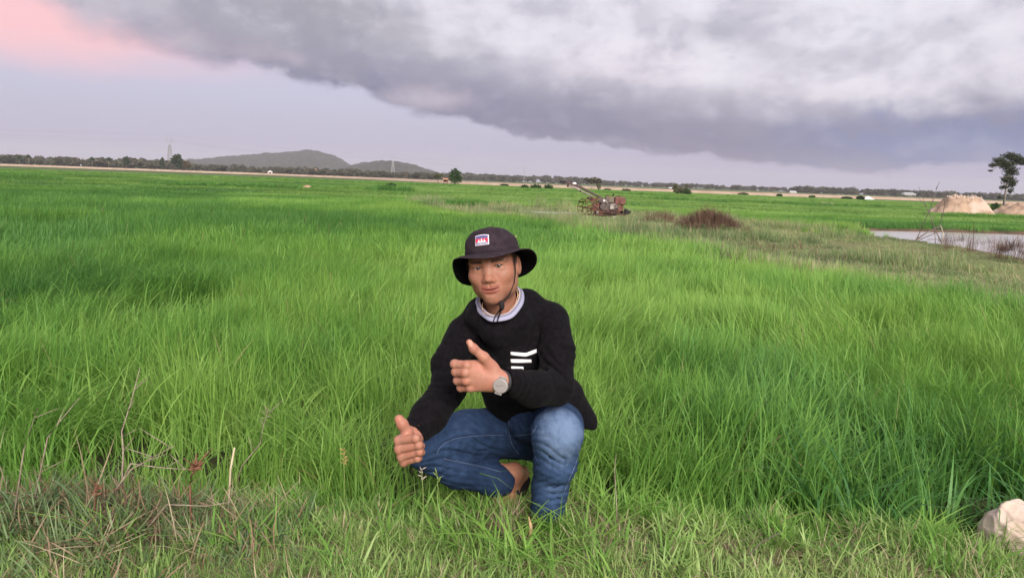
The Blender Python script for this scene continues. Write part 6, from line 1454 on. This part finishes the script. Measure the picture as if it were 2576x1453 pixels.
    seams = [([(1098, 1142), (1104, 1128), (1120, 1113), (1145, 1102), (1180, 1097), (1225, 1094), (1270, 1093)], th, 0.0007), ([(1094, 1139), (1100, 1124), (1117, 1109), (1143, 1098), (1180, 1093), (1225, 1090), (1270, 1090)], dk, 0.002),
             ([(1115, 1152), (1140, 1158), (1180, 1166), (1225, 1176), (1262, 1187)], th, 0.0007), ([(1115, 1156), (1140, 1162), (1180, 1170), (1225, 1180), (1262, 1191)], dk, 0.002),
             ([(1280, 1058), (1281, 1075), (1281, 1094), (1289, 1120), (1306, 1142)], th, 0.0007), ([(1285, 1058), (1286, 1075), (1286, 1094), (1294, 1118)], dk, 0.0016),
             ([(1350, 1070), (1340, 1090), (1320, 1093), (1290, 1096)], th, 0.0007), ([(1455, 1095), (1457, 1115), (1455, 1140), (1447, 1170), (1434, 1200), (1420, 1235), (1408, 1270)], th, 0.0011),
             ([(1340, 1100), (1345, 1140), (1350, 1160)], dk, 0.0014)]
    for pts, mt, r in seams:
        L = surf_path(bjn, densify(pts, 26), 0.0004)
        if len(L) > 3: MB().tube([p for p, _ in L], r, 6).build('seam', mt, jn, True)
    # necklace
    gold, _, _ = principled('gold_chain', (0.75, 0.45, 0.25), 0.3, 1.0)
    nk = [(1214, 762, 2.470), (1213, 775, 2.455), (1216, 786, 2.445), (1240, 797, 2.440), (1275, 790, 2.450), (1297, 762, 2.485), (1303, 742, 2.530), (1300, 728, 2.57)]
    L = [at(*c) for c in nk]; mb = MB()
    P_ = np.array(L); s = np.concatenate([[0], np.cumsum(np.linalg.norm(np.diff(P_, axis=0), axis=1))])
    for t in np.arange(0, s[-1], 0.0042):
        q = np.array([np.interp(t, s, P_[:, k]) for k in range(3)]); mb.lathe(q, [(0.0004, -0.0019), (0.0017, -0.0008), (0.0017, 0.0008), (0.0004, 0.0019)], (0.3, 0, 1), 6)
    mb.build('necklace', gold, body, True)
    make_hat(body); make_watch(body)
    # sandals
    rub, _, _ = principled('dark_rubber', (0.02, 0.018, 0.02), 0.7)
    for ft in (FOOT_L, FOOT_R):
        h, b, t = ft['heel'], ft['ball'], ft['toe']; ax = t - h; ax[2] = 0; ax = ax / np.linalg.norm(ax); sd = np.array([-ax[1], ax[0], 0]); V = []; F = []
        prof = [(-0.03, 0.018), (-0.015, 0.032), (0.04, 0.034), (0.11, 0.036), (0.17, 0.046), (0.215, 0.042), (0.238, 0.026), (0.246, 0.010)]
        tot = np.linalg.norm((t - h)[:2]); lift = h[2] - 0.045
        for s_, w in prof:
            zz = 0.004 + max(0.0, lift) * max(0.0, 1 - s_ / 0.13) ** 1.4 - 0.0
            q = h + ax * (s_ * tot / 0.215); V += [(*(q + sd * w)[:2], zz), (*(q - sd * w)[:2], zz), (*(q + sd * w)[:2], zz + 0.014), (*(q - sd * w)[:2], zz + 0.014)]
        for k in range(len(prof) - 1):
            i = 4 * k; F += [(i, i + 1, i + 5, i + 4), (i + 2, i + 6, i + 7, i + 3), (i, i + 4, i + 6, i + 2), (i + 1, i + 3, i + 7, i + 5)]
        F += [(0, 2, 3, 1), (4 * len(prof) - 4, 4 * len(prof) - 3, 4 * len(prof) - 1, 4 * len(prof) - 2)]
        sn = mesh_obj('sandal', V, F, rub, body)
        m0 = b + np.array([0, 0, 0.027]); MB().tube([b + sd * 0.046 + np.array([0, 0, -0.02]), b + sd * 0.03 + np.array([0, 0, 0.018]), m0, b - sd * 0.03 + np.array([0, 0, 0.018]), b - sd * 0.046 + np.array([0, 0, -0.02])], 0.008, 6).build('strap', rub, sn, True)
    return body

def make_hat(body):
    m, T, p = principled('dark_plum_cotton', rough=0.85, spec=0.15)
    tc = T.new('ShaderNodeTexCoord').outputs['Object']
    T.l.new(T.mix(T.sstep(T.noise(tc, 45, 5), 0.35, 0.65), (0.024, 0.016, 0.022), (0.036, 0.025, 0.032)), p.inputs['Base Color'])
    bn = T.new('ShaderNodeBump'); bn.inputs['Strength'].default_value = 0.5; bn.inputs['Distance'].default_value = 0.003
    T.l.new(T.noise(tc, 32, 4), bn.inputs['Height']); T.l.new(bn.outputs[0], p.inputs['Normal'])
    blk, _, _ = principled('black_underside', (0.008, 0.007, 0.009), 0.9, 0, 0.1)  # underside of the brim coloured black, darker than its plum top
    N = 96; V = []; F = []
    prof = [(1.00, 0.040), (1.008, 0.050), (1.00, 0.060), (0.985, 0.071), (0.95, 0.082), (0.885, 0.094), (0.78, 0.106), (0.71, 0.1125), (0.68, 0.115), (0.56, 0.1205), (0.36, 0.1250), (0.16, 0.1265)]
    rx, ry = 0.0865, 0.1005
    for s, z in prof:
        for k in range(N):
            th = 2 * math.pi * k / N
            wv = 1 + 0.010 * math.sin(5 * th + 8 * z * 10) + 0.008 * math.sin(9 * th + 60 * z)
            V.append((rx * s * wv * math.sin(th), ry * s * wv * math.cos(th) - 0.006, z + 0.0015 * math.sin(4 * th + 1) * (z < 0.1) + (0.003 * math.sin(3 * th + 0.5) if z > 0.1 else 0)))
    for i in range(len(prof) - 1):
        for k in range(N): F.append((i * N + k, i * N + (k + 1) % N, (i + 1) * N + (k + 1) % N, (i + 1) * N + k))
    V.append((0, -0.006, 0.127)); t = len(V) - 1; b = (len(prof) - 1) * N
    F += [(b + k, b + (k + 1) % N, t) for k in range(N)]
    TB = 0.09; HD = -0.0062
    W = [h2w((v[0], v[1], v[2] + TB * v[1] + HD)) for v in V]
    CF = list(F); hat = mesh_obj('bucket_hat', W, F, m, body, True)
    so = hat.modifiers.new('thickness', 'SOLIDIFY'); so.thickness = 0.002; so.offset = -1
    # band stitched round the crown, with a gathered fold
    V = []; F = []
    for k in range(N):
        th = 2 * math.pi * k / N
        for s, z in ((1.012, 0.0415), (1.022, 0.044), (1.024, 0.052), (1.018, 0.060), (1.008, 0.0615)):
            wv = 1 + 0.010 * math.sin(5 * th + 0.5 * 8) + 0.006 * math.sin(11 * th)
            V.append(h2w((rx * s * wv * math.sin(th), ry * s * wv * math.cos(th) - 0.006, z + 0.002 * math.sin(2 * th + 0.6) + HD + TB * (ry * math.cos(th) - 0.006))))
    for k in range(N):
        for j in range(4): F.append((k * 5 + j, ((k + 1) % N) * 5 + j, ((k + 1) % N) * 5 + j + 1, k * 5 + j + 1))
    mesh_obj('band', V, F, m, hat, True)
    # brim: short and level in front, hanging at the sides and the back
    ths = np.radians([0, 20, 40, 60, 80, 100, 120, 150, 180]); dropR = [0.014, 0.014, 0.006, -0.002, 0.014, 0.045, 0.066, 0.088, 0.095]; dropL = [0.014, 0.010, 0.004, 0.014, 0.048, 0.080, 0.096, 0.106, 0.095]
    outR = [0.050, 0.050, 0.054, 0.058, 0.060, 0.054, 0.045, 0.040, 0.040]; outL = [0.050, 0.050, 0.050, 0.046, 0.044, 0.046, 0.044, 0.040, 0.040]
    def smooth(tab, a): return sum(np.interp(abs(a + o_), ths, tab) if abs(a + o_) <= math.pi else np.interp(2 * math.pi - abs(a + o_), ths, tab) for o_ in np.linspace(-0.22, 0.22, 9)) / 9
    V = []; F = []; m_ = 9
    for k in range(N):
        th = 2 * math.pi * k / N; a = abs((th + math.pi) % (2 * math.pi) - math.pi); sg = 1 if math.sin(th) > 0 else -1
        d = smooth(dropR if sg > 0 else dropL, a); o = smooth(outR if sg > 0 else outL, a)
        d += 0.0025 * math.sin(3 * th + 0.9)
        for j in range(m_):
            t = j / (m_ - 1); dz = d * (0.45 * t + 0.55 * t * t) + 0.003 * math.sin(t * 9) * 0.3; oo = o * (t + 0.25 * t * (1 - t))
            nx, ny = math.sin(th), math.cos(th)
            V.append(h2w((rx * 1.01 * nx + oo * nx, ry * 1.01 * ny + oo * ny - 0.006, 0.046 + HD - dz + TB * (ry * ny - 0.006))))
    for k in range(N):
        for j in range(m_ - 1): F.append((k * m_ + j, k * m_ + j + 1, ((k + 1) % N) * m_ + j + 1, ((k + 1) % N) * m_ + j))
    br = mesh_obj('brim', V, F, m, hat, True); br.data.materials.append(blk)
    so = br.modifiers.new('thickness', 'SOLIDIFY'); so.thickness = 0.0025; so.offset = -1; so.material_offset = 1
    # eyelets, chin cord with knot and tails
    brass, _, _ = principled('brass_eyelet', (0.7, 0.6, 0.35), 0.35, 1.0)
    for th in (-1.75, 1.78):
        n = np.array([math.sin(th), math.cos(th), 0.15]); MB().lathe(h2w((rx * 0.955 * math.sin(th), ry * 0.955 * math.cos(th) - 0.006, 0.080)), [(0.002, -0.001), (0.0045, -0.001), (0.0045, 0.0018), (0.002, 0.0018)], n @ HB, 12).build('eyelet', brass, hat, True)
    cord, _, _ = principled('black_cord', (0.015, 0.012, 0.013), 0.8)
    mb = MB()
    mb.tube([h2w(q) for q in ((0.084, 0.030, 0.040), (0.0805, 0.040, 0.010), (0.0770, 0.042, -0.030), (0.0690, 0.043, -0.062), (0.052, 0.052, -0.095), (0.036, 0.060, -0.113), (0.024, 0.070, -0.121))], 0.0022, 6)
    mb.tube([h2w(q) for q in ((-0.084, 0.020, 0.040), (-0.079, 0.024, -0.010), (-0.068, 0.024, -0.062), (-0.046, 0.036, -0.100), (0.0, 0.058, -0.122), (0.024, 0.070, -0.121))], 0.0022, 6)
    k0 = h2w((0.026, 0.072, -0.120))
    mb.lathe(k0, [(0.002, 0.010), (0.008, 0.006), (0.0095, -0.004), (0.007, -0.016), (0.002, -0.022)], HZ, 10)
    mb.tube([k0, at(1262, 775, 2.425), at(1256, 792, 2.425), at(1250, 812, 2.428)], [0.0035, 0.0042, 0.003, 0.0016], 6)
    mb.tube([k0, at(1258, 778, 2.428), at(1246, 795, 2.428), at(1240, 811, 2.432)], [0.003, 0.003, 0.0022, 0.0016], 6)
    mb.build('chin_cord', cord, hat, True)
    # embroidered badge on the front of the crown: blue, red, blue with a white three-towered temple and lettering
    mats = [principled(n, c, 0.75)[0] for n, c in (('badge_border', (0.75, 0.70, 0.78)), ('badge_blue', (0.10, 0.10, 0.24)), ('badge_red', (0.62, 0.03, 0.07)), ('badge_white', (0.82, 0.78, 0.82)))]
    bv = BVHTree.FromPolygons([tuple(v) for v in W], CF)
    def lay(u, v, lift):     # badge coordinates in metres -> point on the crown
        s = h2w((u - 0.006, 0.30, v + 0.0855)); hit = bv.ray_cast(Vector(s), Vector(-HF)); return np.array(hit[0]) + HF * lift
    V = []; F2 = []; mi = []
    def patch(poly, mat, lift, nsub=1):
        b = len(V); V.extend(lay(u, v, lift) for u, v in poly); F2.append(tuple(range(b, b + len(poly)))); mi.append(mat)
    w, h = 0.0222, 0.0145
    def strip(u0, u1, v0, v1, mat, lift, n=8, arc=0.0):
        for k in range(n):
            a = u0 + (u1 - u0) * k / n; b_ = u0 + (u1 - u0) * (k + 1) / n
            fa = arc * (1 - (2 * k / n - 1) ** 2); fb = arc * (1 - (2 * (k + 1) / n - 1) ** 2)
            patch([(a, v0), (b_, v0), (b_, v1 + fb), (a, v1 + fa)], mat, lift)
    strip(-w - 0.0006, w + 0.0006, -h - 0.0004, h, 0, 0.0042, 20, 0.0028); strip(-w + 0.0018, w - 0.0018, 0.0058, h - 0.0014, 1, 0.0049, 20, 0.0022)
    strip(-w + 0.0018, w - 0.0018, -0.0058, 0.0056, 2, 0.0049, 20); strip(-w + 0.0018, w - 0.0018, -h + 0.0016, -0.0060, 1, 0.0049, 20)
    for u, tw, th_ in ((-0.009, 0.0020, 0.0095), (0.0, 0.0024, 0.0125), (0.009, 0.0020, 0.0095)):
        patch([(u - tw, -0.0052), (u + tw, -0.0052), (u + tw * 0.9, -0.0052 + th_ * 0.55), (u + tw * 0.3, -0.0052 + th_ * 0.85), (u, -0.0052 + th_), (u - tw * 0.3, -0.0052 + th_ * 0.85), (u - tw * 0.9, -0.0052 + th_ * 0.55)], 3, 0.0056)
    strip(-0.0135, 0.0135, -0.0056, -0.0026, 3, 0.0056, 8)
    fc = bpy.data.curves.new('badge_text', 'FONT'); fc.body = 'CAMBODIA'; fc.size = 0.0088; fc.align_x = 'CENTER'; fc.align_y = 'CENTER'
    fo = bpy.data.objects.new('badge_text', fc); COL.objects.link(fo); bpy.context.view_layer.update()
    tm = fo.to_mesh(); mx = max(abs(v.co.x) for v in tm.vertices)
    b = len(V)
    for v in tm.vertices: V.append(lay(v.co.x * 0.0192 / mx, v.co.y * 0.95 - 0.0098, 0.0057))
    for pl in tm.polygons: F2.append(tuple(b + i for i in pl.vertices)); mi.append(3)
    fo.to_mesh_clear(); bpy.data.objects.remove(fo); bpy.data.curves.remove(fc)
    bo = mesh_obj('badge', V, F2, None, hat)
    for mm in mats: bo.data.materials.append(mm)
    bo.data.polygons.foreach_set('material_index', np.array(mi, dtype=np.int32)); bo.data.update()
    bo['label'] = 'badge with red and blue bands, white temple and lettering'

def make_watch(body):
    steel, _, _ = principled('watch_steel', (0.30, 0.28, 0.27), 0.45, 0.5); strapm, _, _ = principled('watch_strap', (0.035, 0.030, 0.034), 0.6)
    dial, T, p = principled('watch_dial', (0.20, 0.20, 0.15), 0.6, 0.0, 0.15); jew, _, _ = principled('bezel_stones', (0.42, 0.38, 0.35), 0.4, 0.0, 0.3); dark, _, _ = principled('watch_hands', (0.04, 0.035, 0.03), 0.4)
    c = at(1259, 970, 2.170); n = CP - c; n = n / np.linalg.norm(n); n = n + np.array([-0.12, 0, -0.14]); n /= np.linalg.norm(n)
    wr = J['wrL']; ax = J['elL'] - wr; ax /= np.linalg.norm(ax)
    root = empty('wrist_watch'); root.parent = body
    # strap: a ring round the wrist
    V = []; F = []; N = 40; e1 = n - ax * (n @ ax); e1 /= np.linalg.norm(e1); e2 = np.cross(ax, e1); cw = wr + ax * 0.004
    for k in range(N):
        t = 2 * math.pi * k / N; r1 = 0.0305 + 0.001 * math.cos(2 * t)
        for a, rr in ((-0.012, r1), (-0.012, r1 + 0.0032), (0.012, r1 + 0.0032), (0.012, r1)): V.append(cw + ax * a + (e1 * math.cos(t) + e2 * math.sin(t)) * rr)
    for k in range(N):
        for j in range(4): F.append((k * 4 + j, k * 4 + (j + 1) % 4, ((k + 1) % N) * 4 + (j + 1) % 4, ((k + 1) % N) * 4 + j))
    mesh_obj('strap', V, F, strapm, root, True)
    cs = MB().lathe(c, [(0.004, -0.010), (0.0215, -0.009), (0.0225, -0.002), (0.0215, 0.001)], n, 32).build('case', steel, root)
    lug = np.cross(n, ax); lug /= np.linalg.norm(lug); Bm = np.stack([ax - n * (ax @ n), lug, n], 1); Bm[:, 0] /= np.linalg.norm(Bm[:, 0])
    for s in (-1, 1): MB().box(c + lug * s * 0.0225 - n * 0.005, (0.021, 0.009, 0.006), Bm).build('lug', steel, cs, bevel=0.001)
    MB().lathe(c - Bm[:, 0] * 0.024 - n * 0.004, [(0.001, -0.003), (0.0032, -0.003), (0.0032, 0.003), (0.001, 0.003)], Bm[:, 0], 10).build('winder', steel, cs)
    MB().lathe(c + n * 0.001, [(0.0168, -0.002), (0.0212, -0.0015), (0.0205, 0.0015), (0.0172, 0.002)], n, 32).build('bezel', steel, cs)
    dl = MB().lathe(c + n * 0.0012, [(0.001, -0.001), (0.0170, -0.001), (0.0170, 0.0005), (0.0005, 0.0005)], n, 32).build('dial', dial, cs)
    mb = MB()
    for k in range(24):
        if k % 4 == 0: continue
        t = 2 * math.pi * k / 24; mb.lathe(c + n * 0.0022 + (Bm[:, 0] * math.cos(t) + lug * math.sin(t)) * 0.0190, [(0.0017, 0), (0.0012, 0.0012), (0.0003, 0.0016)], n, 6)
    mb.build('stones', jew, cs)
    mb = MB()
    for a, L in ((0.6, 0.009), (3.4, 0.013)):
        d = Bm[:, 0] * math.cos(a) + lug * math.sin(a); mb.tube([c + n * 0.0026, c + n * 0.0026 + d * L], 0.0007, 5)
    for k in range(12):
        t = 2 * math.pi * k / 12; d = Bm[:, 0] * math.cos(t) + lug * math.sin(t); mb.tube([c + n * 0.0022 + d * 0.0125, c + n * 0.0022 + d * 0.0155], 0.0006, 5)
    mb.build('hands', dark, cs)

make_man()

# ------------------------------------------------------------------ hazy evening air over the plain
def build_haze():
    m = bpy.data.materials.new('haze_air'); m.use_nodes = True; T = NT(m.node_tree); T.n.remove(T.n['Principled BSDF'])
    v = T.new('ShaderNodeVolumePrincipled'); v.inputs['Color'].default_value = (0.86, 0.84, 0.92, 1); v.inputs['Density'].default_value = 0.00019; v.inputs['Anisotropy'].default_value = 0.0
    T.l.new(v.outputs[0], T.n['Material Output'].inputs['Volume'])
    o = MB().box((0, 0, 52), (10400, 10400, 110)).build('haze', m); tag(o, kind='stuff')
build_haze()
